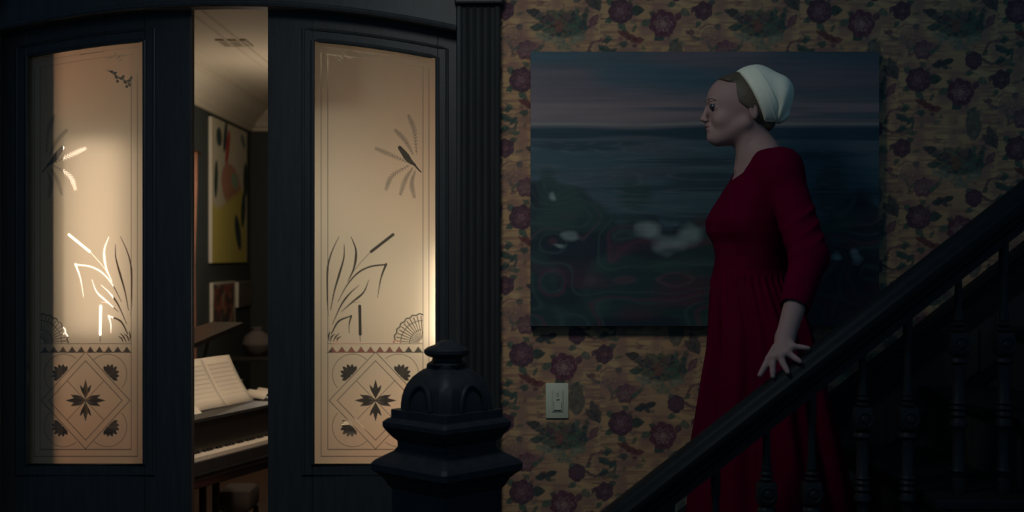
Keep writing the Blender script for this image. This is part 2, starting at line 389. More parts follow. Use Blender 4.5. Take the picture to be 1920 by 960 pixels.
    lay(strk([(1100, 796), (1084, 784), (1100, 776)], 4, 2), (.2, .1, .075), .6)
    # scrolls to the right below
    lay(strk([(1104, 868), (1112, 852), (1128, 850), (1126, 864)], 5, 4), pur, .8); lay(leaf(1120, 858, 1150, 870, 11), teal, .9); lay(leaf(1140, 880, 1158, 862, 10), teal, .9); lay(leaf(1132, 838, 1150, 848, 8), teal2, .8)
    lay(strk([(1098, 884), (1116, 892), (1136, 884)], 6, 4), purd, .85); lay(leaf(1120, 892, 1142, 884, 10), teal, .85); lay(ell(1146, 700 + 190, 9, 7), teal, .7)
    rose(1082, 887, 17, 6, .2, purd, pur, (.13, .07, .06)); lay(leaf(1064, 876, 1078, 870, 8), teal, .8); lay(leaf(1098, 878, 1110, 866, 9), teal, .8)
    # dark butterfly
    lay(leaf(1003, 896, 1030, 892, 12), (.035, .05, .045), .95); lay(leaf(1020, 892, 1046, 884, 11), (.035, .05, .045), .95); lay(leaf(1022, 894, 1034, 904, 9), (.05, .05, .045), .9); lay(leaf(1012, 886, 1030, 890, 6), purd, .8)
    # red bird
    lay(leaf(970, 700, 1012, 722, 13), (.13, .040, .040), .92); lay(leaf(994, 722, 1024, 718, 11), (.15, .045, .045), .9); lay(ell(984, 727, 8, 6), teal, .85); lay(ell(1004, 730, 6, 4), purd, .8); lay(ell(978, 716, 5, 4), (.2, .09, .08), .6)
    # small leaves left
    lay(leaf(942, 724, 960, 718, 9), teal, .9); lay(strk([(940, 736), (956, 742), (968, 744), (966, 754)], 7, 5), teal, .9); lay(leaf(938, 758, 956, 752, 9), teal, .9); lay(ell(946, 765, 7, 4), purd, .6)
    lay(ell(974, 824, 6, 5), grey, .8); lay(leaf(960, 868, 976, 858, 8), teal2, .7); lay(ell(1004, 860, 9, 7), mauve, .5); lay(leaf(996, 874, 1012, 866, 8), teal2, .85)
    lay(leaf(1004, 750, 1020, 742, 9), teal2, .6); lay(leaf(1006, 784, 1022, 776, 9), (.2, .09, .07), .6)
    # roses
    lay(leaf(992, 666, 1022, 662, 19), (.040, .062, .048), .95); lay(leaf(972, 684, 988, 702, 15), teal2, .9); lay(leaf(962, 676, 948, 688, 12), teal2, .9); lay(leaf(968, 654, 950, 642, 13), teal2, .85)
    rose(978, 665, 24, 7, 0, purd, (.185, .075, .085), (.23, .13, .115))
    lay(leaf(1062, 704, 1040, 720, 17), teal, .95); lay(leaf(1042, 682, 1012, 690, 13), teal2, .85); lay(leaf(1008, 690, 1000, 704, 7), teal2, .8); lay(leaf(1046, 676, 1030, 666, 12), teal, .85)
    rose(1057, 688, 26, 7, 1.1, (.130, .046, .058), (.25, .135, .12), (.32, .19, .14))
    for k in range(6):
        q = .7 + k * .5; lay(strk([(1053 + 5 * math.cos(q), 688 + 4 * math.sin(q)), (1057 + 17 * math.cos(q + .3), 688 + 15 * math.sin(q + .3))], 2.4, 1), (.34, .21, .165), .65)
    lay(ell(1085, 675, 6.5, 7.5), pur, .95); lay(ell(1099, 667, 9, 7, .6), (.11, .12, .08), .85); lay(leaf(1066, 656, 1082, 650, 11), teal2, .85)
    lay(leaf(1140, 650, 1158, 646, 9), teal, .9); lay(leaf(1128, 682, 1118, 696, 9), teal2, .85); lay(leaf(1116, 656, 1110, 670, 10), purd, .9)
    rose(1133, 664, 18, 6, .6, purd, pur, mauve); lay(ell(1160, 692, 6, 4.5), grey, .9); lay(leaf(1150, 672, 1166, 668, 8), teal, .6)
    lay(strk([(1010, 640), (1022, 646), (1040, 642)], 3, 2), teal, .7); lay(leaf(1148, 640, 1162, 632, 8), teal2, .8)
    mean = C.reshape(-1, 3).mean(0); C = C + (mean - C) * .02
    return np.clip(C, 0.004, 1), nx, ny

def sample_wall(Xp, Yp, C, nx, ny):
    i = np.floor((Xp - 940) / TW); u = (Xp - 940 - i * TW) / TW * nx - .5; v = ((Yp - 640 - i * TH / 2) % TH) / TH * ny - .5
    u0 = np.floor(u).astype(int); v0 = np.floor(v).astype(int); fu = (u - u0)[..., None]; fv = (v - v0)[..., None]
    # wrap in x shifts the row by half a period
    def g(a, b):
        s = np.where(a < 0, -1, np.where(a >= nx, 1, 0)); a2 = a - s * nx; b2 = (b - (s * ny / 2).astype(int)) % ny
        return C[b2, a2]
    return (g(u0, v0) * (1 - fu) + g(u0 + 1, v0) * fu) * (1 - fv) + (g(u0, v0 + 1) * (1 - fu) + g(u0 + 1, v0 + 1) * fu) * fv

def grid_mesh(name, xs, zs, y, attr_fn, attr, scalar=False):
    Xg, Zg = np.meshgrid(xs, zs); n, m = Xg.shape
    V = np.stack([Xg.ravel(), np.full(Xg.size, y), Zg.ravel()], 1); idx = np.arange(n * m).reshape(n, m)
    Q = np.stack([idx[:-1, :-1], idx[:-1, 1:], idx[1:, 1:], idx[1:, :-1]], -1).reshape(-1, 4)
    me = mesh_arrays(name, V, Q)
    A = attr_fn(Xg, Zg).reshape(n * m, -1)
    ca = me.color_attributes.new(attr, 'FLOAT_COLOR', 'POINT')
    full = np.ones((n * m, 4), np.float32); full[:, :3] = A if A.shape[1] == 3 else np.repeat(A, 3, 1)
    ca.data.foreach_set('color', full.ravel()); return me

# ================================================================= SETTING
# ---- papered wall
WC, wnx, wny = paint_wallpaper()
WPAPER = attr_mat('floral_wallpaper', 'print')
xs = np.concatenate([np.arange(X(936), X(1990), .0031), np.arange(X(1990), 3.2, .02)])
zs = np.concatenate([np.arange(0, Z(1000), .02), np.arange(Z(1000), Z(-40), .0031), np.arange(Z(-40), 3.05, .02)])
me = grid_mesh('wall_back', xs, zs, 4.0, lambda a, b: sample_wall(960 + a * 579.0, 480 - (b - H) * 579.0, WC, wnx, wny), 'print')
wall = link('wall_back', me, WPAPER); tag(wall, kind='structure')
m = MB(); m.box(X(936), 3.2, 4.003, 4.16, 0, 3.05); tag(m.build('wall_core', PLASTER, wall), kind='structure')
xs2 = np.arange(-3.4, -1.80, .02); zs2 = np.arange(0, 3.05, .02)
wl = link('wall_left', grid_mesh('wall_left', xs2, zs2, 4.0, lambda a, b: sample_wall(960 + a * 579.0, 480 - (b - H) * 579.0, WC, wnx, wny), 'print'), WPAPER); tag(wl, kind='structure')
m = MB(); m.box(-3.5, 3.3, -1.2, 4.0, -.05, 0); fl = m.build('floor', FLOOR); tag(fl, kind='structure')

# ---- casing, header and jambs of the wide doorway
JL, JR = X(2, 4.0), X(856, 4.0)
arch = lambda px, top: top + .000258 * (px - 430) ** 2
def flute_profile(x0, x1, y0, y1, n=5):
    """front profile with beads, list of (x,y)"""
    out = [(x0, 4.0), (x0, y1 + .004)]; L = x1 - x0; e = L * .10
    out += [(x0 + e * .3, y0 + .002), (x0 + e, y0)]
    wN = (L - 2 * e) / n
    for k in range(n):
        a = x0 + e + k * wN
        for t in np.linspace(0, 1, 7)[1:]: out.append((a + t * wN, y0 + (.011 * math.sin(math.pi * t) if t < 1 else 0)))
    out += [(x1 - e * .3, y0 + .004), (x1 - e * .1, y0 - .008), (x1, y0 - .006), (x1, 4.0)]
    return out
def casing(name, x0, x1, flip=False):
    e = empty(name, ((x0 + x1) / 2, 4.0, 0), kind='structure')
    pr = flute_profile(x0, x1, 3.955, 3.975)
    if flip: pr = [(x0 + x1 - a, b) for a, b in reversed(pr)]
    m = MB(); m.grid([[(a, b, .22) for a, b in pr], [(a, b, Z(14)) for a, b in pr]]); m.build('fluted_board', WOOD, e)
    m = MB(); m.box(x0 - .008, x1 + .008, 3.935, 4.0, 0, .22, .006); m.build('plinth_block', WOOD, e)
    m = MB(); m.box(x0 - .004, x1 + .010, 3.930, 4.0, Z(14), Z(14) + .17, .006); m.build('corner_block', WOOD, e)
    return e
casing('trim_1', JR, X(938), False)
casing('trim_2', X(-78), JL, True)
# header with the arched soffit
hd = empty('trim_3', ((JL + JR) / 2, 4.0, 2.4), kind='structure')
m = MB(); xsn = np.linspace(2, 856, 40)
rows = []
for px in xsn:
    x_ = X(px); z_ = Z(arch(px, 14)); rows.append([(x_, 3.975, z_), (x_, 3.975, 2.75), (x_, 4.03, 2.75), (x_, 4.03, z_)])
m.grid(rows, close_u=True, caps=True); m.build('arched_board', WOOD, hd)
m = MB(); m.tube([(X(px), 3.972, Z(arch(px, 9))) for px in xsn], .010, 8); m.build('arch_bead', WOOD, hd, True)
m = MB(); m.box(X(-84), X(946), 3.925, 4.0, 2.60, 2.68, .008); m.build('head_moulding', WOOD, hd)
m = MB(); m.box(X(-84), X(946), 3.94, 4.0, 2.68, 3.05, .004); m.build('head_board', WOOD, hd)
# room-side jamb boards (the leaves slide between them and the hall casing)
jb = empty('trim_4', (JL, 4.13, 0), kind='structure')
m = MB(); m.box(JL - .60, X(112, 4.12), 4.093, 4.15, 0, 2.75); m.build('room_jamb_board', WOOD, jb)
m = MB(); m.box(X(860, 4.13), X(936), 4.105, 4.15, 0, 2.75); m.build('room_jamb_board', WOOD, jb)
m = MB(); m.box(JL - .60, JL - .02, 4.0, 4.02, 0, 2.75); m.build('pocket_lining', WOOD, jb)

# ---- sliding leaves with etched glass
GLASS = bpy.data.materials.new('clear_glass_face'); GLASS.use_nodes = True; nt = GLASS.node_tree; nt.nodes.remove(nt.nodes['Principled BSDF'])
out = nt.nodes['Material Output']; tr = nt.nodes.new('ShaderNodeBsdfTransparent'); gl = nt.nodes.new('ShaderNodeBsdfGlossy'); gl.inputs['Roughness'].default_value = .06
mx = nt.nodes.new('ShaderNodeMixShader'); mx.inputs[0].default_value = .04
tr.inputs[0].default_value = (.93, .95, .92, 1); nt.links.new(tr.outputs[0], mx.inputs[1]); nt.links.new(gl.outputs[0], mx.inputs[2]); nt.links.new(mx.outputs[0], out.inputs[0])
FROST = bpy.data.materials.new('etched_frost_face'); FROST.use_nodes = True; nt = FROST.node_tree; nt.nodes.remove(nt.nodes['Principled BSDF'])
out = nt.nodes['Material Output']; tl = nt.nodes.new('ShaderNodeBsdfTranslucent'); tl.inputs[0].default_value = (.80, .77, .60, 1)
df = nt.nodes.new('ShaderNodeBsdfDiffuse'); df.inputs[0].default_value = (.30, .32, .27, 1)
tr = nt.nodes.new('ShaderNodeBsdfTransparent'); tr.inputs[0].default_value = (.92, .94, .9, 1)
rf = nt.nodes.new('ShaderNodeBsdfRefraction'); rf.inputs['Roughness'].default_value = .62; rf.inputs['IOR'].default_value = 1.4; rf.inputs[0].default_value = (.86, .84, .70, 1)
m0 = nt.nodes.new('ShaderNodeMixShader'); m0.inputs[0].default_value = .28; nt.links.new(tl.outputs[0], m0.inputs[1]); nt.links.new(rf.outputs[0], m0.inputs[2])
m1 = nt.nodes.new('ShaderNodeMixShader'); m1.inputs[0].default_value = .15; nt.links.new(m0.outputs[0], m1.inputs[1]); nt.links.new(df.outputs[0], m1.inputs[2])
at = nt.nodes.new('ShaderNodeAttribute'); at.attribute_name = 'clear'
sp = nt.nodes.new('ShaderNodeMath'); sp.operation = 'MULTIPLY'; sp.inputs[1].default_value = .92; nt.links.new(at.outputs['Fac'], sp.inputs[0])
m2 = nt.nodes.new('ShaderNodeMixShader'); nt.links.new(sp.outputs[0], m2.inputs[0]); nt.links.new(m1.outputs[0], m2.inputs[1]); nt.links.new(tr.outputs[0], m2.inputs[2]); nt.links.new(m2.outputs[0], out.inputs[0])

def pane(name, p0, p1, mapx, parent, extra=False, ytop=75, ybot=871):
    """closed sheet of glass: back face (towards the lit room) is frosted, the rest clear"""
    D = 4.07; st = 1.25
    px = np.arange(p0 - 3, p1 + 3.01, st); t = np.linspace(0, 1, int((ybot - ytop) / st))
    PX, T = np.meshgrid(px, t); top = arch(PX, 68.7) - 4; PY = top + (ybot + 3 - top) * T; n, mm = PX.shape
    Xw = (PX - 960) / F * D; Zw = H - (PY - 480) / F * D
    yb = 4.072; yf = 4.066
    Vb = np.stack([Xw.ravel(), np.full(Xw.size, yb), Zw.ravel()], 1)
    idx = np.arange(n * mm).reshape(n, mm)
    Qb = np.stack([idx[:-1, :-1], idx[:-1, 1:], idx[1:, 1:], idx[1:, :-1]], -1).reshape(-1, 4)      # faces +y
    ring = np.concatenate([idx[0, :], idx[1:, -1], idx[-1, -2::-1], idx[-2:0:-1, 0]])
    Vf = Vb[ring].copy(); Vf[:, 1] = yf; base = n * mm; r = len(ring)
    side = np.array([[ring[i], base + i, base + (i + 1) % r, ring[(i + 1) % r]] for i in range(r)])
    ti = np.arange(mm); bi = (mm - 1) + (n - 1) + (mm - 1 - ti)                                       # top and bottom edge points of the ring
    front = np.array([[base + ti[i], base + bi[i], base + bi[i + 1], base + ti[i + 1]] for i in range(mm - 1)])
    me = mesh_arrays(name, np.concatenate([Vb, Vf]), np.concatenate([Qb, side, front]))
    A = np.zeros(base + r); A[:base] = etch(mapx(PX), PY, extra).ravel()
    ca = me.color_attributes.new('clear', 'FLOAT_COLOR', 'POINT'); full = np.ones((base + r, 4), np.float32); full[:, :3] = A[:, None]; ca.data.foreach_set('color', full.ravel())
    me.materials.append(FROST); me.materials.append(GLASS)
    mi = np.zeros(len(Qb) + len(side) + len(front), np.int32); mi[len(Qb):] = 1; me.polygons.foreach_set('material_index', mi)
    o = bpy.data.objects.new(name, me); col.objects.link(o); child_of(o, parent); return o

def leaf_door(name, s0, s1, g0, g1, mapx):
    """s0..s1 leaf edges, g0..g1 glass edges, photograph pixels at the leaf plane"""
    D = 4.05; x = lambda p: X(p, D); z = lambda q: Z(q, D); y0, y1 = 4.05, 4.09
    e = empty(name, ((x(s0) + x(s1)) / 2, 4.07, 0), kind='structure')
    m = MB(); m.box(x(s0), x(g0), y0, y1, 0, z(6), .003); m.build('stile', WOOD, e)
    m = MB(); m.box(x(g1), x(s1), y0, y1, 0, z(6), .003); m.build('stile', WOOD, e)
    m = MB(); rows = []
    for p in np.linspace(g0, g1, 24):
        zz = z(arch(p, 68.7)); rows.append([(x(p), y0, zz), (x(p), y0, z(6)), (x(p), y1, z(6)), (x(p), y1, zz)])
    m.grid(rows, close_u=True, caps=True); m.build('top_rail', WOOD, e)
    m = MB(); m.box(x(g0), x(g1), y0, y1, z(871) - .17, z(871), .003); m.build('lock_rail', WOOD, e)
    m = MB(); m.box(x(g0), x(g1), y0, y1, 0, .22, .003); m.build('bottom_rail', WOOD, e)
    m = MB(); m.box(x(g0), x(g1), y0 + .012, y1 - .012, .22, z(871) - .17); m.box(x(g0) + .05, x(g1) - .05, y0 + .002, y1 - .01, .27, z(871) - .22, .012); m.build('wood_panel', WOOD, e)
    loop = [(x(p), y0, z(arch(p, 68.7))) for p in np.linspace(g0, g1, 20)] + [(x(g1), y0, z(871)), (x(g0), y0, z(871))]
    m = MB(); m.tube(loop, .007, 8, True); m.build('glazing_bead', WOOD, e, True)
    off = [(x(p), y0, z(arch(p, 68.7)) + .035) for p in np.linspace(g0 - 18, g1 + 18, 20)] + [(x(g1 + 18), y0, z(871 + 20)), (x(g0 - 18), y0, z(871 + 20))]
    m = MB(); m.tube(off, .0055, 8, True); m.build('outer_moulding', WOOD, e, True)
    pane('glass_pane', g0, g1, mapx, e, s0 < 0)
    return e
d1 = leaf_door('door_1', 502, 904, 586, 820, lambda p: p)
d2 = leaf_door('door_2', -46, 359, 50, 271, lambda p: 793 - (p - 75) * 178 / 170)

# ================================================================= FAR ROOM
LX = -2.48; RB = 11.7; CEIL = 2.98; RR = 2.2
def slab(name, *b, mat_=ROOMWALL):
    m = MB(); m.box(*b); o = m.build(name, mat_); tag(o, kind='structure'); return o
slab('wall_room_left', LX - .1, LX, 4.15, RB + .1, 0, CEIL); slab('wall_room_rear', LX, RR, RB, RB + .1, 0, CEIL); slab('wall_room_right', RR, RR + .1, 4.15, RB + .1, 0, CEIL)
slab('floor_room', LX - .1, RR + .1, 4.0, RB + .1, -.05, 0, mat_=FLOOR)
slab('wall_room_front_left', LX - .1, JL - .60, 4.02, 4.15, 0, CEIL); slab('wall_room_front_right', X(936), RR + .1, 4.161, 4.20, 0, CEIL); slab('wall_room_front_top', JL - .60, X(936), 4.02, 4.15, 2.751, CEIL)
ceil = empty('ceiling', (0, 7.5, CEIL), kind='structure')
m = MB(); m.box(LX - .1, RR + .1, 4.02, RB + .1, CEIL, CEIL + .1); m.build('plaster_slab', PLASTER, ceil)
cr = [(0, -.23), (.025, -.23), (.03, -.20), (.06, -.185), (.07, -.15), (.12, -.11), (.17, -.075), (.18, -.05), (.22, -.04), (.225, -.015), (.30, -.012), (.305, 0)]
m = MB(); m.grid([[(LX + a, 4.16, CEIL + b) for a, b in cr], [(LX + a, RB, CEIL + b) for a, b in cr]]); m.build('cornice', PLASTER, ceil, True)
m = MB(); m.grid([[(LX, RB - a, CEIL + b) for a, b in cr], [(RR, RB - a, CEIL + b) for a, b in cr]]); m.build('cornice', PLASTER, ceil, True)
m = MB()
for dx in (.62, .70): m.tube([(LX + dx, 4.3, CEIL), (LX + dx, RB - .6, CEIL), (RR, RB - .6, CEIL)], .012, 6)
m.build('ceiling_bead', PLASTER, ceil, True)
bb = slab('baseboard_room', LX, LX + .02, 4.2, RB, 0, .2, mat_=WOOD)
# ceiling vent
vd = 8.15
v0 = empty('ceiling_vent', (X(438, vd), vd, CEIL), 'small white slotted vent in the plaster ceiling of the far room', 'vent')
m = MB(); x0, x1 = X(411, vd), X(468, vd)
for a, b, c, d in ((x0, x1, vd - .12, vd - .10), (x0, x1, vd + .10, vd + .12), (x0, x0 + .015, vd - .10, vd + .10), (x1 - .015, x1, vd - .10, vd + .10)): m.box(a, b, c, d, CEIL - .012, CEIL + .002)
m.build('frame', PLASTER, v0)
m = MB(); m.box(x0, x1, vd - .11, vd + .11, CEIL - .004, CEIL - .001); m.build('backing', ROOMWALL, v0)
for k in range(7):
    m = MB(); yy = vd - .085 + k * .028; m.box(x0 + .012, x1 - .012, yy, yy + .012, CEIL - .010, CEIL - .004); m.build('slat', PLASTER, v0)

def wall_picture(name, d0, d1, zt, zb, fn, label, nx=60, nz=80, frame=None, thick=.03):
    """picture hanging on the left wall of the far room, its face towards +x"""
    e = empty(name, (LX, (d0 + d1) / 2, zb), label, 'picture')
    ys = np.linspace(d0, d1, nx); zz = np.linspace(zb, zt, nz); Yg, Zg = np.meshgrid(ys, zz); n, mm = Yg.shape
    V = np.stack([np.full(Yg.size, LX + thick), Yg.ravel(), Zg.ravel()], 1); idx = np.arange(n * mm).reshape(n, mm)
    Q = np.stack([idx[:-1, :-1], idx[:-1, 1:], idx[1:, 1:], idx[1:, :-1]], -1).reshape(-1, 4); me = mesh_arrays('canvas', V, Q)
    s = (Yg - d0) / (d1 - d0); t = (zt - Zg) / (zt - zb); A = fn(s, t).reshape(-1, 3)
    ca = me.color_attributes.new('print', 'FLOAT_COLOR', 'POINT'); full = np.ones((n * mm, 4), np.float32); full[:, :3] = A; ca.data.foreach_set('color', full.ravel())
    me.materials.append(PAINT); o = bpy.data.objects.new('canvas', me); col.objects.link(o); child_of(o, e)
    m = MB(); m.box(LX + .001, LX + thick - .001, d0, d1, zb, zt); m.build('stretcher', frame or PAPER, e)
    return e
PAINT = attr_mat('painted_canvas', 'print', .6, .35, .3, (150, 150, 150))
def blend(C, c, m): return C + (np.array(c) - C) * m[..., None]
def E(s, t, cx, cy, rx, ry, a=0, soft=.12):
    c_, s_ = math.cos(a), math.sin(a); u = (s - cx) * c_ + (t - cy) * s_; v = -(s - cx) * s_ + (t - cy) * c_
    return sstep((1 - np.sqrt((u / rx) ** 2 + (v / ry) ** 2)) / soft)
def abstract_yellow(s, t):
    C = np.zeros(s.shape + (3,)); C[:] = (.62, .58, .42)
    C = blend(C, (.55, .50, .34), sstep((vnoise(s, t, .2, .12, 5) - .4) * 2) * .4)
    C = blend(C, (.50, .25, .17), E(s, t, .52, .45, .30, .17, .2)); C = blend(C, (.42, .20, .13), E(s, t, .56, .56, .20, .10, -.4))
    C = blend(C, (.58, .50, .12), sstep((t - .60 + .25 * np.abs(s - .15)) * 22) * sstep((1.02 - s - .15 * (1 - t)) * 20))
    for a in ((.35, .10, .05, .13, .35), (.18, .12, .08, .07, .2), (.95, .37, .07, .14, 0), (.88, .60, .07, .15, .25), (.72, .78, .08, .16, -.6), (.10, .42, .05, .14, .1)): C = blend(C, (.04, .07, .06), E(s, t, *a))
    C = blend(C, (.45, .06, .06), E(s, t, .42, .17, .05, .15, .4)); C = blend(C, (.25, .42, .25), E(s, t, .62, .40, .10, .06, .3)); C = blend(C, (.16, .22, .18), E(s, t, .87, .08, .08, .04, .5))
    return C
def abstract_red(s, t):
    C = np.zeros(s.shape + (3,)); C[:] = (.13, .06, .045)
    C = blend(C, (.30, .09, .06), sstep((vnoise(s, t, .13, .10, 21) - .5) * 4)); C = blend(C, (.34, .26, .17), sstep((vnoise(s + t * .3, t, .07, .3, 22) - .62) * 6))
    C = blend(C, (.04, .07, .06), sstep((vnoise(s, t, .10, .2, 25) - .62) * 6)); C = blend(C, (.35, .15, .09), sstep(.03 - np.abs(t - .52)) * 20)
    C = blend(C, (.55, .50, .38), ((s > .93) | (t < .05)).astype(float)); return C
def abstract_grey(s, t):
    C = np.zeros(s.shape + (3,)); C[:] = (.13, .115, .10); C = blend(C, (.20, .16, .14), sstep((vnoise(s, t, .2, .1, 31) - .5) * 3)); return C
wall_picture('abstract_painting', 2.48 * F / 569, 2.48 * F / 503, H + 1.141, H - .057, abstract_yellow, 'tall abstract canvas in cream, pink and yellow on the far room wall', nx=90, nz=120)
wall_picture('framed_print', 2.48 * F / 567, 2.48 * F / 525, H - .22, H - .64, abstract_red, 'small red and brown print with pale edge below the yellow canvas')
wall_picture('framed_print', 2.48 * F / 519, 2.48 * F / 494, H - .235, H - .46, abstract_grey, 'smallest grey print, right of the red print in far room')

# lit drape on the left wall of the far room
dr = empty('window_drape', (LX, 8.2, 0), 'orange brown floor-length drape glowing behind the left glazed door', 'curtain')
m = MB(); rows = []
for zz in (.02, .8, 1.5, 2.1, 2.35):
    rows.append([(LX + .07 + .035 * math.sin(k * .9) + .01 * math.sin(zz * 3 + k), 6.4 + k * .0255, zz) for k in range(116)])
m.grid(rows); dd = m.build('fabric', DRAPE, dr, True)
dd.modifiers.new('thick', 'SOLIDIFY').thickness = .004
m = MB(); m.tube([(LX + .08, 6.3, 2.36), (LX + .08, 9.5, 2.36)], .014, 10); m.build('curtain_rod', BRASS, dr, True)

# ---- piano
K0 = Vector((-1.334, 5.15, 0)); U = Vector((.36, .933, 0)).normalized(); N = Vector((.933, -.36, 0)).normalized()
PM = Matrix(((U.x, -N.x, 0, K0.x), (U.y, -N.y, 0, K0.y), (0, 0, 1, 0), (0, 0, 0, 1)))     # local x = along keys, local y = away from the player
pn = empty('grand_piano', PM @ Vector((.35, .5, 0)), 'dark grand piano with lid tilted up, seen between the glazed doors', 'piano')
def pbox(name, bxs, mt, parent=pn, bev=.004):
    m = MB()
    for b in bxs: m.box(*b, bev)
    return m.build(name, mt, parent, M=PM)
pbox('key_bed', [(-.35, 1.05, -.03, .20, .60, .70)], BLACKW); pbox('key_slip', [(-.35, 1.05, -.045, -.03, .635, .716)], WOOD)
pbox('key_slip_edge', [(-.35, 1.05, -.06, -.045, .655, .668)], WOODX)
pbox('cheek_block', [(-.40, -.27, -.045, .20, .60, .80)], BLACKW); pbox('cheek_block', [(.96, 1.09, -.045, .20, .60, .80)], BLACKW)
pbox('fallboard', [(-.27, .96, .048, .09, .73, .86)], BLACKW); pbox('music_shelf', [(-.27, .96, .042, .42, .86, .875)], WOOD)
pbox('music_desk', [(-.05, .90, .34, .355, .875, .96)], BLACKW)
m = MB()
for k in range(52):
    a = -.265 + k * .0235; m.box(a, a + .0225, -.012, .135, .703, .728, .0015)
o = m.build('white_keys', KEYW, pn, M=PM); tag(o, kind='stuff')
m = MB()
for k in range(51):
    if k % 7 in (2, 6): continue
    a = -.265 + k * .0235 + .0165; m.box(a, a + .012, .040, .080, .7285, .738, .001)
o = m.build('black_keys', BLACKW, pn, M=PM); tag(o, kind='stuff')
# curved case and lid
def rim(n=24):
    pts = [(-.35, .20), (-.35, 1.10)]
    for k in range(n + 1):
        t = k / n; pts.append((-.35 + 1.4 * t, 1.10 + .12 * math.sin(math.pi * t * .6) - (.62 * (1 / (1 + math.exp(-(t - .62) * 10))))))
    pts.append((1.05, .20)); return pts
def extr(pts, z0, z1):
    m = MB(); t = bmesh.new(); a = [t.verts.new((x, y, z0)) for x, y in pts]; b = [t.verts.new((x, y, z1)) for x, y in pts]; n = len(pts)
    t.faces.new(list(reversed(a))); t.faces.new(b)
    for i in range(n): t.faces.new((a[i], a[(i + 1) % n], b[(i + 1) % n], b[i]))
    bmesh.ops.recalc_face_normals(t, faces=t.faces); m._add(t); return m
pts = [p for i, p in enumerate(rim()) if i == 0 or (abs(p[0] - rim()[i - 1][0]) + abs(p[1] - rim()[i - 1][1])) > 1e-5]
m = extr([(x, max(y, .43) if y < .43 else y) for x, y in pts], .60, .90); m.build('case', BLACKW, pn, M=PM)
m = extr([(x, max(y, .42)) for x, y in pts], 0, .022)
ang = math.radians(10.8); LT = Matrix.Translation((-.35, 0, .95)) @ Matrix.Rotation(-ang, 4, 'Y') @ Matrix.Translation((.35, 0, 0))
lid = m.build('lid', BLACKW, pn, M=PM @ LT)
m = MB(); m.tube([PM @ Vector((.80, .55, .90)), PM @ Vector((.92, .55, 1.18))], .008, 8); m.build('lid_prop', WOOD, pn, True)
for a, b in ((-.22, .05), (.92, .05), (-.15, .95)):
    m = MB(); m.lathe([(.035, 0), (.028, .05), (.03, .1), (.045, .35), (.035, .40), (.055, .45), (.055, .60)], a, b, 14); m.build('leg', BLACKW, pn, True, M=PM)
pbox('pedal_lyre', [(.30, .32, .15, .18, .10, .60), (.40, .42, .15, .18, .10, .60), (.27, .45, .08, .20, .08, .12)], BLACKW)
# open music book
bk = empty('music_book', PM @ Vector((.52, .22, .875)), 'open sheet music book standing on the piano music shelf', 'book')
def page(u0, u1, sgn):
    rows = []
    for i in range(7):
        t = i / 6; bend = .035 * (1 - t) ** 3
        rows.append([PM @ Vector((u0 + (u1 - u0) * j / 8, .215 + .11 * t - bend * .9 + .008 * math.sin(math.pi * j / 8), .877 + .215 * t)) for j in range(9)])
    return rows
for u0, u1 in ((.30, .522), (.524, .746)):
    m = MB(); m.grid(page(u0, u1, 1)); pg = m.build('page', PAPER, bk, True); pg.modifiers.new('t', 'SOLIDIFY').thickness = .004
    m = MB()
    for k in range(9):
        t = .12 + k * .09; bend = .035 * (1 - t) ** 3
        m.grid([[PM @ Vector((u0 + .02 + (u1 - u0 - .04) * j / 6, .2125 + .11 * (t + dt) - bend * .9 + .008 * math.sin(math.pi * (.09 + .82 * j / 6)) - .0025, .877 + .215 * (t + dt))) for j in range(7)] for dt in (0, .014)])
    o = m.build('printed_staves', INK, pg); tag(o, kind='stuff')
bs = empty('loose_sheet', PM @ Vector((.88, .25, .876)), 'small curled white paper at right end of the piano shelf', 'paper')
m = MB(); m.grid([[PM @ Vector((.80 + .14 * i / 5, .16 + .12 * j / 5, .878 + .03 * abs(math.sin(i * .9)) + .01 * j / 5)) for i in range(6)] for j in range(6)]); o = m.build('sheet', PAPER, bs, True); o.modifiers.new('t', 'SOLIDIFY').thickness = .002
bs = empty('folded_card', PM @ Vector((.24, .15, .876)), 'small folded white card left of the open music book', 'paper')
m = MB(); m.grid([[PM @ Vector((.17 + .10 * i / 3, .14 + .05 * j, .877 + (.04 if j == 1 else 0))) for i in range(4)] for j in range(3)]); o = m.build('card', PAPER, bs); o.modifiers.new('t', 'SOLIDIFY').thickness = .002
# stool beneath the piano
so = Vector((X(448, 6.6), 6.6, 0))
st = empty('footstool', so, 'low grey upholstered footstool beyond the piano legs', 'stool')
m = MB(); m.box(so.x - .09, so.x + .09, so.y - .12, so.y + .12, .22, .34, .03); m.build('cushion', GREYC, st, True)
for sx in (-1, 1):
    for sy in (-1, 1):
        m = MB(); m.lathe([(.012, 0), (.018, .12), (.014, .22)], so.x + sx * .07, so.y + sy * .1, 10); m.build('leg', WOOD, st, True)
# far side table with a vase
tv = Vector((X(482, 10.4), 10.4, 0)); tb = empty('side_table', tv, 'dark side table in the far corner of the lit room', 'table')
m = MB(); m.box(tv.x - .28, tv.x + .28, tv.y - .22, tv.y + .22, .70, .73, .006); m.build('table_top', WOOD, tb)
for sx in (-1, 1):
    for sy in (-1, 1): m = MB(); m.box(tv.x + sx * .24 - .018, tv.x + sx * .24 + .018, tv.y + sy * .18 - .018, tv.y + sy * .18 + .018, 0, .70); m.build('leg', WOOD, tb)
m = MB(); m.lathe([(.05, .73), (.10, .77), (.125, .83), (.10, .90), (.04, .94), (.05, .97), (.045, .965), (.03, .93)], tv.x, tv.y, 24); va = m.build('vase', GREYC, None, True); tag(va, 'round grey vase standing on the far dark side table', 'vase')

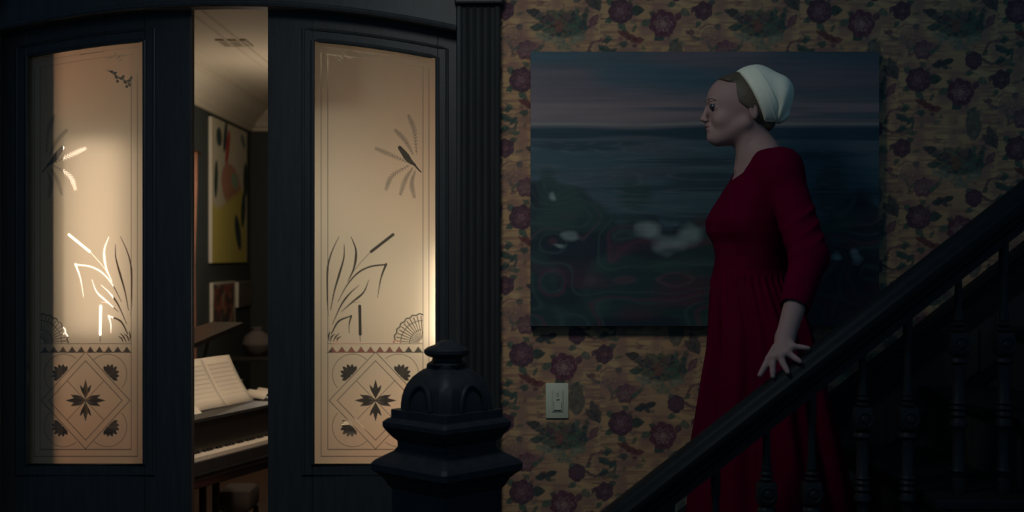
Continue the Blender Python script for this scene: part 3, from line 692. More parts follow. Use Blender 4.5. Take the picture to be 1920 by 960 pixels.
# ---- added table, papers and pink chair, standing in for glints in the right pane
tx, ty = X(700, 4.95), 4.98
tb2 = empty('side_table', (tx, ty, 0), 'added small dark table, its white papers standing in for glints in the right glazed door', 'table')
m = MB(); m.box(tx - .17, tx + .17, ty - .17, ty + .17, .85, .875, .005); m.build('table_top', WOOD, tb2)
for sx in (-1, 1):
    for sy in (-1, 1): m = MB(); m.box(tx + sx * .14 - .014, tx + sx * .14 + .014, ty + sy * .14 - .014, ty + sy * .14 + .014, 0, .85); m.build('leg', WOOD, tb2)
for k, (dx, dy, a) in enumerate(((-.088, .02, .12), (.088, -.04, -.15))):
    m = MB(); M_ = Matrix.Translation((tx + dx, ty + dy, .8765 + k * .001)) @ Matrix.Rotation(a, 4, 'Z') @ Matrix.Rotation(.0, 4, 'X')
    m.grid([[M_ @ Vector((-.07 + .028 * i, -.10 + .04 * j, .012 * math.sin(i * .9 + j) + .012)) for i in range(6)] for j in range(6)])
    o = m.build('letter', PAPER, None, True); o.modifiers.new('t', 'SOLIDIFY').thickness = .002
    tag(o, ('added white letter lying left on the small dark table', 'added white letter lying right on the small dark table')[k], 'paper', 'letters added on the small table')
PINK = mat('pink_upholstery', (.62, .20, .17), .85, .15, .15, (20, 20, 20))
hx_, hy_ = X(684, 5.5), 5.5
ch = empty('added_chair', (hx_, hy_, 0), 'added high-backed chair, its pink top rail standing in for glints in the right glazed door', 'chair')
for sx in (-1, 1):
    m = MB(); m.box(hx_ + sx * .15 - .015, hx_ + sx * .15 + .015, hy_ + .13, hy_ + .16, 0, 1.18, .004); m.build('back_post', WOOD, ch)
    m = MB(); m.box(hx_ + sx * .17 - .018, hx_ + sx * .17 + .018, hy_ - .20, hy_ - .165, 0, .43, .004); m.build('leg', WOOD, ch)
m = MB(); m.box(hx_ - .17, hx_ + .16, hy_ + .11, hy_ + .18, 1.125, 1.185, .02); m.build('padded_rail', PINK, ch, True)
m = MB(); m.box(hx_ - .20, hx_ + .20, hy_ - .21, hy_ + .16, .43, .49, .02); m.build('seat', PINK, ch, True)
for k in range(3): m = MB(); m.box(hx_ - .09 + k * .08, hx_ - .07 + k * .08, hy_ + .14, hy_ + .155, .49, 1.13, .002); m.build('back_slat', WOOD, ch)
# ---- lamps of the far room
def lampshade(m, x, y, z0, z1, r0, r1, n=24):
    m.grid([[(x + r * math.cos(2 * math.pi * k / n), y + r * math.sin(2 * math.pi * k / n), z) for k in range(n)] for r, z in ((r0, z0), (r1, z1))], close_u=True)
la = Vector((X(852, 4.46), 4.46, 0)); e = empty('floor_lamp', la, 'floor lamp with small warm shade close behind the right glazed door', 'lamp')
m = MB(); lampshade(m, la.x, la.y, Z(650, 4.46), Z(470, 4.46), .085, .055); o = m.build('lamp_shade', emit_mat('lit_shade_a', (1.0, .75, .59), SHADE_A), e, True)
m = MB(); m.lathe([(.11, 0), (.11, .015), (.02, .03), (.009, .06), (.009, Z(650, 4.36))], la.x, la.y, 16); m.build('pole', BRASS, e, True)
LBD = 4.40; lb = Vector((X(160, LBD), LBD, 0)); e = empty('floor_lamp', lb, 'tall floor lamp with long paper shade behind the left glazed door', 'lamp')
m = MB(); lampshade(m, lb.x, lb.y, Z(628, LBD), Z(262, LBD), .095, .095); m.build('lamp_shade', emit_mat('lit_shade_b', (1.0, .71, .54), SHADE_B), e, True)
m = MB(); m.lathe([(.13, 0), (.13, .015), (.02, .03), (.010, .06), (.010, Z(628, LBD))], lb.x, lb.y, 16); m.build('pole', BRASS, e, True)
for (pxl, dl, zl, en, lab) in ((566, 5.5, 2.22, FILL, 'added fill globe over the piano, unseen behind the right door stile'), (540, 8.9, 2.02, FILL2, 'added fill globe deep in the far room, unseen, near the yellow canvas')):  # two added globes brighten the far room, kept out of sight
    lc = Vector((X(pxl, dl), dl, zl)); e = empty('added_fill_lamp', (lc.x, lc.y, CEIL), lab, 'lamp', 'added fill lamps of the far room')
    m = MB(); bmesh.ops.create_uvsphere(m.bm, u_segments=16, v_segments=10, radius=.07); bmesh.ops.translate(m.bm, verts=m.bm.verts, vec=lc); m.build('globe', emit_mat('fill_globe', (1.0, .83, .66), en), e, True)
    if dl < 6:  # added shade keeps this globe's direct light off the door glass
        m = MB(); m.grid([[(lc.x + q * math.cos(2 * math.pi * k / 24), lc.y + q * math.sin(2 * math.pi * k / 24), lc.z + zz) for k in range(24)] for q, zz in ((.112, -.170), (.108, .02), (.05, .10), (.01, .11), (.005, .108), (.045, .095), (.103, .015), (.109, -.170))], close_u=True); m.build('metal_shade', BRASS, e, True)
    m = MB(); m.tube([(lc.x, lc.y, lc.z + .07), (lc.x, lc.y, CEIL)], .006, 8); m.build('cord', BRASS, e, True)

# ================================================================= HALL OBJECTS
# ---- large landscape canvas
def land(px, py):
    s = (px - 995) / 655; t = (py - 97) / 515; n = lambda a, b, sd: vnoise(s + 3, t + 3, a, b, sd)
    wav = (n(.22, .06, 1) - .5) * .03; C = np.zeros(s.shape + (3,)); C[:] = (.065, .085, .095)
    C = blend(C, (.13, .105, .115), sstep((n(.35, .10, 2) - .42) * 3) * sstep((.30 - t) * 8))
    C = blend(C, (.045, .095, .11), sstep((n(.30, .07, 4) - .5) * 4) * sstep((.24 - t) * 8) * .8)
    band = np.exp(-((t - .215 + wav) / .045) ** 2); C = blend(C, (.25, .175, .16), band * (.65 + .5 * n(.4, .015, 7)))
    C = blend(C, (.06, .085, .10), sstep((n(.5, .012, 8) - .6) * 5) * sstep((t - .16) * 20) * sstep((.27 - t) * 30) * .8)
    C = blend(C, (.27, .24, .19), np.exp(-((t - .262 + wav * .4) / .006) ** 2) * .7)
    C = blend(C, (.014, .038, .052), sstep((t - .272 + wav * .5) * 90) * sstep((.322 - t + wav) * 90))
    wat = sstep((t - .318) * 60); C = blend(C, (.040, .085, .095), wat * .85); C = blend(C, (.075, .085, .095), wat * sstep((n(.28, .05, 11) - .5) * 3) * .6)
    C = blend(C, (.020, .045, .055), wat * sstep((n(.35, .025, 12) - .62) * 6) * .9)
    # dark woods rising from the lower edge
    edge = .72 - .26 * np.exp(-((s - .02) / .26) ** 2) - .12 * np.exp(-((s - .50) / .16) ** 2) - .20 * np.exp(-((s - .93) / .16) ** 2) + (n(.05, .05, 14) - .5) * .07
    wood = sstep((t - edge) * 25); C = blend(C, (.018, .040, .036), wood)
    C = blend(C, (.030, .062, .048), wood * sstep((n(.10, .07, 15) - .52) * 5) * .9)
    C = blend(C, (.010, .018, .026), wood * sstep((n(.12, .10, 16) - .58) * 6) * .9)
    low = sstep((t - .74) * 8); C = blend(C, (.075, .028, .040), low * sstep((n(.15, .06, 17) - .50) * 5) * .75)
    for a in ((.05, .50, .035, .10), (.18, .60, .05, .06), (.30, .52, .06, .07), (.62, .70, .09, .05), (.86, .50, .06, .16)): C = blend(C, (.022, .050, .042), E(s, t, *a, 0, .5) * .9)
    fl = n(.22, .20, 31) + .35 * n(.09, .08, 32); ln = sstep(1 - np.abs(((fl * 9) % 1) - .5) * 7)
    C = blend(C, (.050, .085, .075), wood * ln * .55); C = blend(C, (.110, .035, .050), wood * sstep(1 - np.abs(((fl * 5 + .3) % 1) - .5) * 9) * .6 * sstep((t - .5) * 5))
    C = blend(C, (.10, .12, .125), wat * (1 - wood) * sstep(1 - np.abs(((n(.5, .03, 33) * 6) % 1) - .5) * 6) * .5)
    # scattered pale lights
    for a in ((.115, .665, .032, .020, -.2), (.055, .53, .012, .018, 0), (.08, .70, .02, .010, 0), (.34, .655, .045, .040, .2), (.40, .70, .065, .045, -.2), (.46, .665, .04, .05, .3), (.87, .745, .018, .02, 0), (.93, .745, .018, .03, -.4)):
        C = blend(C, (.26, .31, .27), E(s + (n(.03, .03, 34) - .5) * .02, t + (n(.03, .03, 35) - .5) * .02, *a, .6) * (.45 + .4 * n(.04, .02, 36)))
    st = n(.11, .008, 19) - .5; C *= (1 + st[..., None] * .22); return np.clip(C, .004, 1)
cx0, cx1 = X(995, 3.96), X(1648, 3.96); cz0, cz1 = Z(611, 3.96), Z(97, 3.96)
lp = empty('landscape_painting', ((cx0 + cx1) / 2, 3.99, cz0), 'large unframed canvas of dusky landscape on the floral wallpaper', 'painting')
me = grid_mesh('canvas', np.linspace(cx0, cx1, 330), np.linspace(cz0, cz1, 260), 3.958, lambda a, b: land(960 + a / 3.958 * F, 480 - (b - H) / 3.958 * F), 'print')
me.materials.append(PAINT); o = bpy.data.objects.new('canvas', me); col.objects.link(o); child_of(o, lp)
CEDGE = mat('canvas_edge', (.03, .045, .055), .8, .2, .3, (20, 20, 20))
m = MB(); m.box(cx0, cx1, 3.9585, 3.999, cz0, cz1); m.build('stretcher', CEDGE, lp)

# ---- dimmer plate
sx0, sx1, sz0, sz1 = X(1023), X(1066), Z(784), Z(718)
sw = empty('light_switch', ((sx0 + sx1) / 2, 4.0, sz0), 'ivory dimmer switch plate on wallpaper below the canvas', 'switch')
px_ = lambda p: X(p); pz_ = lambda q: Z(q)
m = MB(); m.box(sx0, sx1, 3.993, 4.0, sz0, sz1, .003); m.build('plate', IVORY, sw, True)
m = MB(); m.box(px_(1034.5), px_(1056), 3.9915, 3.994, pz_(772), pz_(732)); m.build('surround', IVORYD, sw)
m = MB(); m.box(px_(1035.5), px_(1055), 3.990, 3.993, pz_(771), pz_(733), .001); m.build('insert', IVORY, sw)
m = MB(); m.box(px_(1044), px_(1047), 3.9893, 3.9905, pz_(750), pz_(736)); m.build('dimmer_slot', IVORYD, sw)
m = MB(); m.box(px_(1042.5), px_(1048.5), 3.986, 3.990, pz_(748), pz_(745), .0005); m.build('dimmer_slider', IVORY, sw)
m = MB(); m.box(px_(1037), px_(1053.5), 3.9893, 3.9905, pz_(769.5), pz_(753)); m.build('button_gap', IVORYD, sw)
m = MB(); m.box(px_(1038.5), px_(1052), 3.986, 3.9895, pz_(768), pz_(754.5), .001); m.build('rocker_button', IVORY, sw)

# ---- staircase
RD = 3.18; RUN = .2473; RISE = .192; X0 = .096; NT = 9
stair = empty('staircase', (X0, 3.6, 0), 'dark wooden staircase climbing to the right along the papered wall', 'staircase')
for k in range(NT):
    x0 = X0 + k * RUN; z1 = (k + 1) * RISE
    m = MB(); m.box(x0 - .025, x0 + RUN, 3.09, 3.97, z1 - .028, z1, .006); m.build('tread', WOODX, stair)
    m = MB(); m.box(x0, x0 + .018, 3.12, 3.97, z1 - RISE, z1 - .028); m.build('riser', WOOD, stair)
    m = MB(); m.box(x0 + .02, x0 + RUN, 3.108, 3.122, z1 - RISE * .75, z1 - .03, .004); m.build('tread_bracket', WOOD, stair)
poly = [(X0 + .001, 0)]
for k in range(NT): poly += [(X0 + k * RUN + .001, (k + 1) * RISE - .029), (X0 + (k + 1) * RUN + .001, (k + 1) * RISE - .029)]
poly.append((X0 + NT * RUN + .001, 0))
m = MB()
for k in range(NT): m.box(X0 + k * RUN + .001, X0 + (k + 1) * RUN, 3.125, 3.15, 0, (k + 1) * RISE - .029)
m.build('side_string', WOOD, stair)
# raked dado on the wall side
dad = empty('trim_5', (X0, 3.98, 0), kind='structure')
rk = lambda x, off=0: .748 + (x - .556) * .782 + off
xa, xb = .02, X0 + NT * RUN
m = MB(); m.prism([(xa, 0), (xb, 0), (xb, rk(xb)), (xa, rk(xa))], 3.985, 3.9995); m.build('dado_board', WOOD, dad)
def raked(name, o0, o1, y0, parent=dad, mt=WOODX, a=xa, b=xb):
    m = MB(); m.prism([(a, rk(a, o0)), (b, rk(b, o0)), (b, rk(b, o1)), (a, rk(a, o1))], y0, 3.9990); return m.build(name, mt, parent)
raked('dado_cap', -.012, .012, 3.950); raked('cap_moulding', -.04, -.016, 3.968); raked('raked_rail', -.13, -.05, 3.976); raked('raked_rail', -.34, -.30, 3.974)
for k in range(7):
    a = .36 + k * .30; b = a + .24
    m = MB(); m.prism([(a, rk(a, -.285)), (b, rk(b, -.285)), (b, rk(b, -.15)), (a, rk(a, -.15))], 3.973, 3.9990); m.build('panel', WOOD, dad)

# ---- banister: rail and balusters
ban = empty('stair_banister', (X0, RD, RISE), 'dark carved banister with turned balusters under the woman\'s hand', 'banister')
rz = lambda x: Z(653, RD) + (x - X(1518, RD)) * .785       # top line of the rail
xa, xb = -.03, 1.75
prof = [(-.030, -.122), (.030, -.122), (.030, -.098), (.022, -.094), (.022, -.080), (.042, -.072), (.050, -.058), (.050, -.040), (.043, -.030), (.040, -.016), (.028, -.004), (0, 0), (-.028, -.004), (-.040, -.016), (-.043, -.030), (-.050, -.040), (-.050, -.058), (-.042, -.072), (-.022, -.080), (-.022, -.094), (-.030, -.098)]
m = MB(); m.grid([[(x, RD + a, rz(x) + b) for a, b in prof] for x in (xa, xb)], close_u=True, caps=True); rail = m.build('handrail', WOODX, ban, True)
def bal_profile():
    px = [(9, 0), (7, 6), (6.5, 20), (7.5, 70), (10, 95), (8, 98), (13, 103), (8, 108), (14, 113), (10, 117)]
    px2 = [(12, 163), (17, 168), (18, 173), (11, 178), (11, 190), (12, 245), (16, 250), (12, 254), (16, 260), (12, 265), (16, 272), (12, 278), (16, 286), (17, 292), (12, 298), (11, 310), (12, 370), (16, 376), (12, 382), (17, 388), (10, 394), (9, 440)]
    return px, px2
k_ = 1 / 728.0
def baluster(x, zt, zb, yc, first):
    bz = yc                      # height of the boss centre
    e = bpy.data.objects.new('baluster', None)
    m = MB(); p1, p2 = bal_profile(); off = 140
    top = zt - .118
    L1 = [(r * k_, -(q - off) * k_) for r, q in p1]; L1 = [(L1[0][0], top - bz)] + [q for q in L1 if q[1] < top - bz - .003]
    L2 = [(r * k_, -(q - off) * k_) for r, q in p2]; L2 = [q for q in L2 if q[1] > zb - bz + .05] + [(.013, zb - bz + .04), (.019, zb - bz + .035), (.019, zb - bz)]
    m.lathe(L1, x, RD, 14, z0=bz); m.lathe(L2, x, RD, 14, z0=bz)
    m.box(x - .025, x + .025, RD - .022, RD + .022, bz - .030, bz + .032, .010)
    o = m.build('baluster', BALW, ban, True)
    r = MB(); t = bmesh.new(); 
    prof = [(.023, 0), (.024, .004), (.018, .006), (.015, .003), (.012, .003), (.008, .008), (.001, .009)]
    Mx = Matrix.Translation((x, RD - .022, bz)) @ Matrix.Rotation(math.radians(90), 4, 'X'); t.free()
    r.lathe(prof, 0, 0, 18, M=Mx); r.build('rosette', BALW, o, True)
for k in range(1, NT - 1):
    for j, p in enumerate((1437, 1522)):
        pxx = p + (k - 2) * 180; x = X(pxx, RD)
        if pxx > 2120: continue
        baluster(x, rz(x), (k + 1) * RISE, Z(925, RD) + (k - 2) * RISE * 1.0, False)

# ---- newel post
NX, NY = X(838, RD), RD; rot = math.radians(46)
nw = empty('newel_post', (NX, NY, 0), 'large carved newel post with domed cap and finial in the foreground', 'newel post')
def square(m, prof, n=1, chf=.07):
    rows = []
    for hs, z in prof:
        c = hs * chf; ring = [(hs, -hs + c), (hs, hs - c), (hs - c, hs), (-hs + c, hs), (-hs, hs - c), (-hs, -hs + c), (-hs + c, -hs), (hs - c, -hs)]
        rows.append([(NX + x * math.cos(rot) - y * math.sin(rot), NY + x * math.sin(rot) + y * math.cos(rot), z) for x, y in ring])
    m.grid(rows, close_u=True, caps=True); return m
nz = lambda py: Z(py, RD); hw = lambda wpx: wpx / 728.0 * .707 / 2 * 1.03
m = MB(); square(m, [(.15, 0), (.15, .18), (.135, .20), (hw(206), .24), (hw(206), nz(912))]); m.build('shaft', NEWEL, nw)
m = MB(); square(m, [(hw(204), nz(916)), (hw(222), nz(908)), (hw(236), nz(896)), (hw(262), nz(886)), (hw(284), nz(880)), (hw(286), nz(868)), (hw(270), nz(861)), (hw(232), nz(852)), (hw(200), nz(845)), (hw(188), nz(838))]); m.build('cornice', NEWEL, nw)
m = MB(); square(m, [(hw(184), nz(842)), (hw(186), nz(826)), (hw(206), nz(818)), (hw(226), nz(808)), (hw(242), nz(798)), (hw(242), nz(790)), (hw(224), nz(784)), (hw(210), nz(782)), (hw(210), nz(767)), (hw(196), nz(766))]); m.build('ring_moulding', NEWEL, nw)
m = MB(); square(m, [(hw(190), nz(768)), (hw(190), nz(756)), (hw(186), nz(742)), (hw(178), nz(730)), (hw(164), nz(718)), (hw(144), nz(707)), (hw(118), nz(698)), (hw(98), nz(692)), (hw(84), nz(690)), (hw(84), nz(684)), (hw(74), nz(682))], chf=.25); m.build('dome', NEWEL, nw, True)
for q in range(4):                                       # arched moulding on each face of the dome
    a = rot + q * math.pi / 2; nx_, ny_ = math.cos(a), math.sin(a); tx, ty = -ny_, nx_; hs = hw(190); pts = []
    for t in np.linspace(0, math.pi, 15):
        s_ = .042 * math.cos(t); zz = nz(764) + .062 * math.sin(t); dd = hs * (1 - .10 * max(0, math.sin(t)) ** 3) + .001
        pts.append((NX + nx_ * dd + tx * s_, NY + ny_ * dd + ty * s_, zz))
    m = MB(); m.tube(pts, .0065, 8); m.build('arch_moulding', NEWEL, nw, True)
m = MB(); m.lathe([(34, 686), (36, 682), (27, 676), (26, 671), (36, 667), (41, 662), (41, 656), (35, 651), (22, 646), (17, 642), (12, 639), (2, 637)], NX, NY, 24); 
for v in m.bm.verts:
    r = math.hypot(v.co.x - NX, v.co.y - NY); py = v.co.z; a = math.atan2(v.co.y - NY, v.co.x - NX); s_ = 1 / 728.0
    lob = 1 + .05 * math.cos(6 * a); v.co.x = NX + r * s_ * lob * math.cos(a); v.co.y = NY + r * s_ * lob * math.sin(a); v.co.z = nz(py)
bmesh.ops.recalc_face_normals(m.bm, faces=m.bm.faces)
m.build('finial', NEWEL, nw, True)

# ================================================================= THE WOMAN (signed-distance fields meshed by surface nets)
def surface_nets(V, xs, ys, zs):
    ins = V < 0; nx, ny, nz_ = V.shape
    cnt = np.zeros((nx - 1, ny - 1, nz_ - 1), np.int8)
    corners = [(i, j, k) for i in (0, 1) for j in (0, 1) for k in (0, 1)]
    for i, j, k in corners: cnt += ins[i:nx - 1 + i, j:ny - 1 + j, k:nz_ - 1 + k]
    act = (cnt > 0) & (cnt < 8); I = np.argwhere(act); idm = np.full(act.shape, -1, np.int64); idm[act] = np.arange(len(I))
    acc = np.zeros((len(I), 3)); num = np.zeros(len(I))
    co = (xs, ys, zs)
    for a in corners:
        for ax in range(3):
            if a[ax] == 1: continue
            b = list(a); b[ax] = 1
            A = I + np.array(a); B = I + np.array(b)
            va = V[A[:, 0], A[:, 1], A[:, 2]]; vb = V[B[:, 0], B[:, 1], B[:, 2]]; s = (va < 0) != (vb < 0)
            t = np.where(s, va / np.where(s, va - vb, 1), 0)
            for c in range(3):
                pa = co[c][A[:, c]]; pb = co[c][B[:, c]]; acc[:, c] += np.where(s, pa + (pb - pa) * t, 0)
            num += s
    P_ = acc / num[:, None]; faces = []
    for ax in range(3):
        o1, o2 = [(1, 2), (2, 0), (0, 1)][ax]
        sl0 = [slice(None)] * 3; sl1 = [slice(None)] * 3; sl0[ax] = slice(0, -1); sl1[ax] = slice(1, None)
        a = ins[tuple(sl0)]; b = ins[tuple(sl1)]; E_ = np.argwhere(a != b)
        E_ = E_[(E_[:, o1] > 0) & (E_[:, o2] > 0) & (E_[:, o1] < V.shape[o1] - 1) & (E_[:, o2] < V.shape[o2] - 1)]
        fl_ = a[E_[:, 0], E_[:, 1], E_[:, 2]]
        def cell(d1, d2):
            C = E_.copy(); C[:, o1] -= d1; C[:, o2] -= d2; return idm[C[:, 0], C[:, 1], C[:, 2]]
        q = np.stack([cell(1, 1), cell(0, 1), cell(0, 0), cell(1, 0)], 1); q[~fl_] = q[~fl_][:, ::-1]; faces.append(q)
    return P_, np.concatenate(faces)

class SDF:
    def __init__(s, x0, x1, y0, y1, z0, z1, h, hz=None):
        s.xs = np.arange(x0, x1, h); s.ys = np.arange(y0, y1, h); s.zs = hz if hz is not None else np.arange(z0, z1, h)
        s.V = np.full((len(s.xs), len(s.ys), len(s.zs)), .05, np.float32)
    def _sub(s, lo, hi):
        r = []
        for a, l, h in zip((s.xs, s.ys, s.zs), lo, hi):
            i = max(0, np.searchsorted(a, l) - 1); j = min(len(a), np.searchsorted(a, h) + 1); r.append(slice(i, max(j, i + 1)))
        return tuple(r), s.xs[r[0]][:, None, None], s.ys[r[1]][None, :, None], s.zs[r[2]][None, None, :]
    def apply(s, fn, lo, hi, k=.01, mode='add'):
        sl, x, y, z = s._sub([a - .05 for a in lo], [a + .05 for a in hi]); d = fn(x, y, z) + 0 * (x + y + z); v = s.V[sl]
        if mode == 'add': hh = np.clip(.5 + .5 * (v - d) / k, 0, 1); s.V[sl] = v + (d - v) * hh - k * hh * (1 - hh)
        else: d = -d; hh = np.clip(.5 - .5 * (v - d) / k, 0, 1); s.V[sl] = v + (d - v) * hh + k * hh * (1 - hh)
    def ell(s, c, r, k=.01, mode='add', rot=0):
        c_, s_ = math.cos(rot), math.sin(rot); R = max(r)
        def f(x, y, z):
            u = (x - c[0]) * c_ + (z - c[2]) * s_; w_ = -(x - c[0]) * s_ + (z - c[2]) * c_; v = y - c[1]
            k0 = np.sqrt((u / r[0]) ** 2 + (v / r[1]) ** 2 + (w_ / r[2]) ** 2); k1 = np.sqrt((u / r[0] ** 2) ** 2 + (v / r[1] ** 2) ** 2 + (w_ / r[2] ** 2) ** 2) + 1e-6
            return k0 * (k0 - 1) / k1
        s.apply(f, [c[i] - R for i in range(3)], [c[i] + R for i in range(3)], k, mode)
    def cone(s, a, b, ra, rb, k=.01, mode='add'):
        a = np.array(a); b = np.array(b); d = b - a; L2 = float(d @ d)
        def f(x, y, z):
            t = np.clip(((x - a[0]) * d[0] + (y - a[1]) * d[1] + (z - a[2]) * d[2]) / L2, 0, 1)
            return np.sqrt((x - a[0] - t * d[0]) ** 2 + (y - a[1] - t * d[1]) ** 2 + (z - a[2] - t * d[2]) ** 2) - (ra + (rb - ra) * t)
        R = max(ra, rb); s.apply(f, np.minimum(a, b) - R, np.maximum(a, b) + R, k, mode)
    def mesh(s, name, mt, parent=None, world=None):
        Vt, Q = surface_nets(s.V, s.xs, s.ys, s.zs); me = mesh_arrays(name, Vt, Q, True); me.materials.append(mt)
        o = bpy.data.objects.new(name, me); col.objects.link(o)
        if parent is not None: child_of(o, parent)
        return o
WD = 3.60
def w(px, py, d=WD): return P(px, py, d)
def off(p, dy): return (p[0], p[1] + dy, p[2])
q643 = WD / F
# torso outline in photograph pixels (py, front px, back px, half width in metres)
TOR = [(268, 1398, 1440, .055), (285, 1392, 1452, .085), (300, 1384, 1466, .13), (320, 1376, 1482, .165), (345, 1364, 1492, .172), (372, 1349, 1496, .165), (395, 1335, 1496, .155), (415, 1326, 1494, .150), (436, 1327, 1490, .142), (456, 1338, 1484, .132), (480, 1341, 1478, .125), (505, 1338, 1475, .122), (525, 1335, 1478, .128), (560, 1332, 1494, .150), (600, 1330, 1512, .172), (650, 1328, 1524, .188), (700, 1322, 1534, .200), (760, 1313, 1548, .212), (830, 1303, 1566, .226), (900, 1300, 1582, .238), (980, 1297, 1596, .250), (1010, 1296, 1600, .254)]
tz = np.array([Z(a[0], WD) for a in TOR])[::-1]; tf = np.array([X(a[1], WD) for a in TOR])[::-1]; tb_ = np.array([X(a[2], WD) for a in TOR])[::-1]; tw_ = np.array([a[3] for a in TOR])[::-1]
def torso(inset, folds=False, zlo=None):
    def f(x, y, z):
        xf = np.interp(z, tz, tf); xb = np.interp(z, tz, tb_); ww = np.interp(z, tz, tw_)
        cx = (xf + xb) / 2; rx = (xb - xf) / 2 - inset; ry = ww - inset
        u = x - cx; v = y - WD
        if folds:
            th = np.arctan2(v / ry, u / rx); below = np.clip((Z(512, WD) - z) / .30, 0, 1); nearw = np.clip((Z(512, WD) - z) / .02, 0, 1) * np.exp(-np.clip(Z(512, WD) - z, 0, 9) / .12)
            fo = below * (.013 * np.sin(9 * th + 1.6 * np.sin(2 * th) + 2.2 * z) + .008 * np.sin(17 * th + 1.3)) + nearw * .005 * np.sin(34 * th)
            top = np.clip((z - Z(512, WD)) / .05, 0, 1) * .0035 * np.sin(26 * z + 5 * th)
            rx = rx + fo + top; ry = ry + fo + top
        r = np.sqrt((u / rx) ** 2 + (v / ry) ** 2); g = np.sqrt((u / rx ** 2) ** 2 + (v / ry ** 2) ** 2) + 1e-5
        d = r * (r - 1) / g
        return np.maximum(d, z - tz[-1])
    return f
pe = empty('person', (.80, WD, 3 * RISE), 'woman in red dress and white cap descending stairs, hand on banister', 'person')
# arm joints
SH = w(1468, 322, 3.45); EL = w(1518, 482, 3.335); WR = w(1472, 634, 3.205)
SH2 = w(1440, 322, 3.76); EL2 = w(1448, 470, 3.80); WR2 = w(1400, 585, 3.76)
fine = np.arange(1.02, 2.16, .0034); hz = np.concatenate([np.arange(.60, 1.02, .012), fine])
B = SDF(.50, 1.06, 3.08, 3.92, 0, 0, .0034, hz)
# torso and legs
B.apply(torso(.014), (.50, 3.3, Z(640, WD)), (1.05, 3.9, Z(262, WD)), .02)
B.apply(lambda x, y, z: z - Z(600, WD), (.50, 3.08, .6), (1.06, 3.92, Z(600, WD) - .05), .03, 'sub')
HP = [w(1425, 600, 3.54), w(1425, 600, 3.66)]
KN = [w(1395, 800, 3.54), w(1450, 770, 3.66)]
AN = [(.715, 3.54, .665), (.985, 3.66, .86)]
for a, b, c in zip(HP, KN, AN): B.cone(a, b, .062, .050, .03); B.cone(b, c, .052, .034, .02)
# head
B.ell(w(1398, 190), (.088, .073, .088), .015); B.ell(w(1369, 188), (.068, .060, .068), .02); B.ell(w(1367, 226), (.056, .052, .062), .02)
B.cone(w(1345, 255), w(1341, 257), .019, .017, .016)
for s in (-1, 1):
    B.cone(off(w(1347, 257), s * .012), off(w(1392, 234), s * .050), .017, .019, .02)
    B.ell(off(w(1350, 226), s * .033), (.026, .020, .024), .014)
    B.ell(off(w(1332, 191), s * .022), (.009, .022, .0060), .010)
    B.ell(off(w(1328, 204), s * .030), (.010, .016, .010), .008, 'sub')
    B.ell(off(w(1339.5, 204), s * .031), (.0125, .0135, .0110), .004)
    B.ell(off(w(1335, 197.5), s * .031), (.0125, .0150, .0045), .002)
    B.ell(off(w(1323, 226), s * .0095), (.008, .0055, .0055), .004)
    B.ell(off(w(1404, 212), s * .073), (.013, .007, .027), .004, rot=.15); B.ell(off(w(1402, 210), s * .080), (.006, .004, .016), .004, 'sub', rot=.15)
B.cone(w(1326, 203), w(1320, 222), .0065, .0085, .008); B.ell(w(1317.5, 223.5), (.0085, .0085, .0068), .004)
B.cone(w(1327, 229), w(1329, 236), .008, .009, .006)
B.ell(w(1329.5, 236), (.0085, .019, .0045), .003); B.ell(w(1330.5, 243), (.0085, .017, .0050), .003); B.ell(w(1335, 246), (.010, .020, .012), .008)
B.ell(w(1325.5, 239.6), (.010, .023, .0012), .002, 'sub')
B.ell(w(1329, 250), (.006, .016, .0035), .005, 'sub')
B.ell(w(1334.5, 258), (.013, .018, .0125), .008)
B.cone(w(1352, 251), w(1392, 250), .025, .034, .03)
# neck
B.cone(w(1404, 244), w(1424, 296), .050, .054, .02); B.cone(w(1424, 296), w(1432, 320), .060, .085, .03)
for s in (-1, 1): B.cone(off(w(1430, 288), s * .03), off(w(1446, 322), s * .12), .032, .032, .03); B.cone(off(w(1398, 262), s * .035), off(w(1384, 318), s * .012), .010, .010, .012)
# arms
for S_, E_, W_ in ((SH, EL, WR), (SH2, EL2, WR2)): B.cone(S_, E_, .038, .036, .02); B.cone(E_, W_, .037, .0245, .012)
# left hand (nearest), spread on the rail
mc = [w(1456, 652, 3.180), w(1451, 670, 3.168), w(1463, 668, 3.158), w(1476, 661, 3.156), w(1487, 650, 3.162)]
B.cone(w(1472, 634, 3.205), w(1468, 648, 3.188), .0235, .0205, .012)
for q in mc[1:]: B.cone(w(1470, 642, 3.195), q, .017, .0105, .011)
fing = [[mc[0], w(1442, 672, 3.176), w(1434, 688, 3.170), w(1425, 703, 3.165)],
        [mc[1], w(1449, 686, 3.160), w(1449, 697, 3.154), w(1449, 706, 3.150)],
        [mc[2], w(1468, 681, 3.148), w(1473, 690, 3.140), w(1477, 698, 3.134)],
        [mc[3], w(1487, 669, 3.148), w(1494, 674, 3.140), w(1500, 678, 3.135)],
        [mc[4], w(1500, 651, 3.158), w(1508, 652, 3.153), w(1516, 653, 3.150)]]
rad = [(.0125, .0095, .0085, .0068), (.0098, .0082, .0075, .0064), (.0100, .0084, .0076, .0065), (.0096, .0080, .0073, .0062), (.0088, .0072, .0065, .0056)]
for ch, rr_ in zip(fing, rad):
    for i in range(3): B.cone(ch[i], ch[i + 1], rr_[i], rr_[i + 1], .0025)
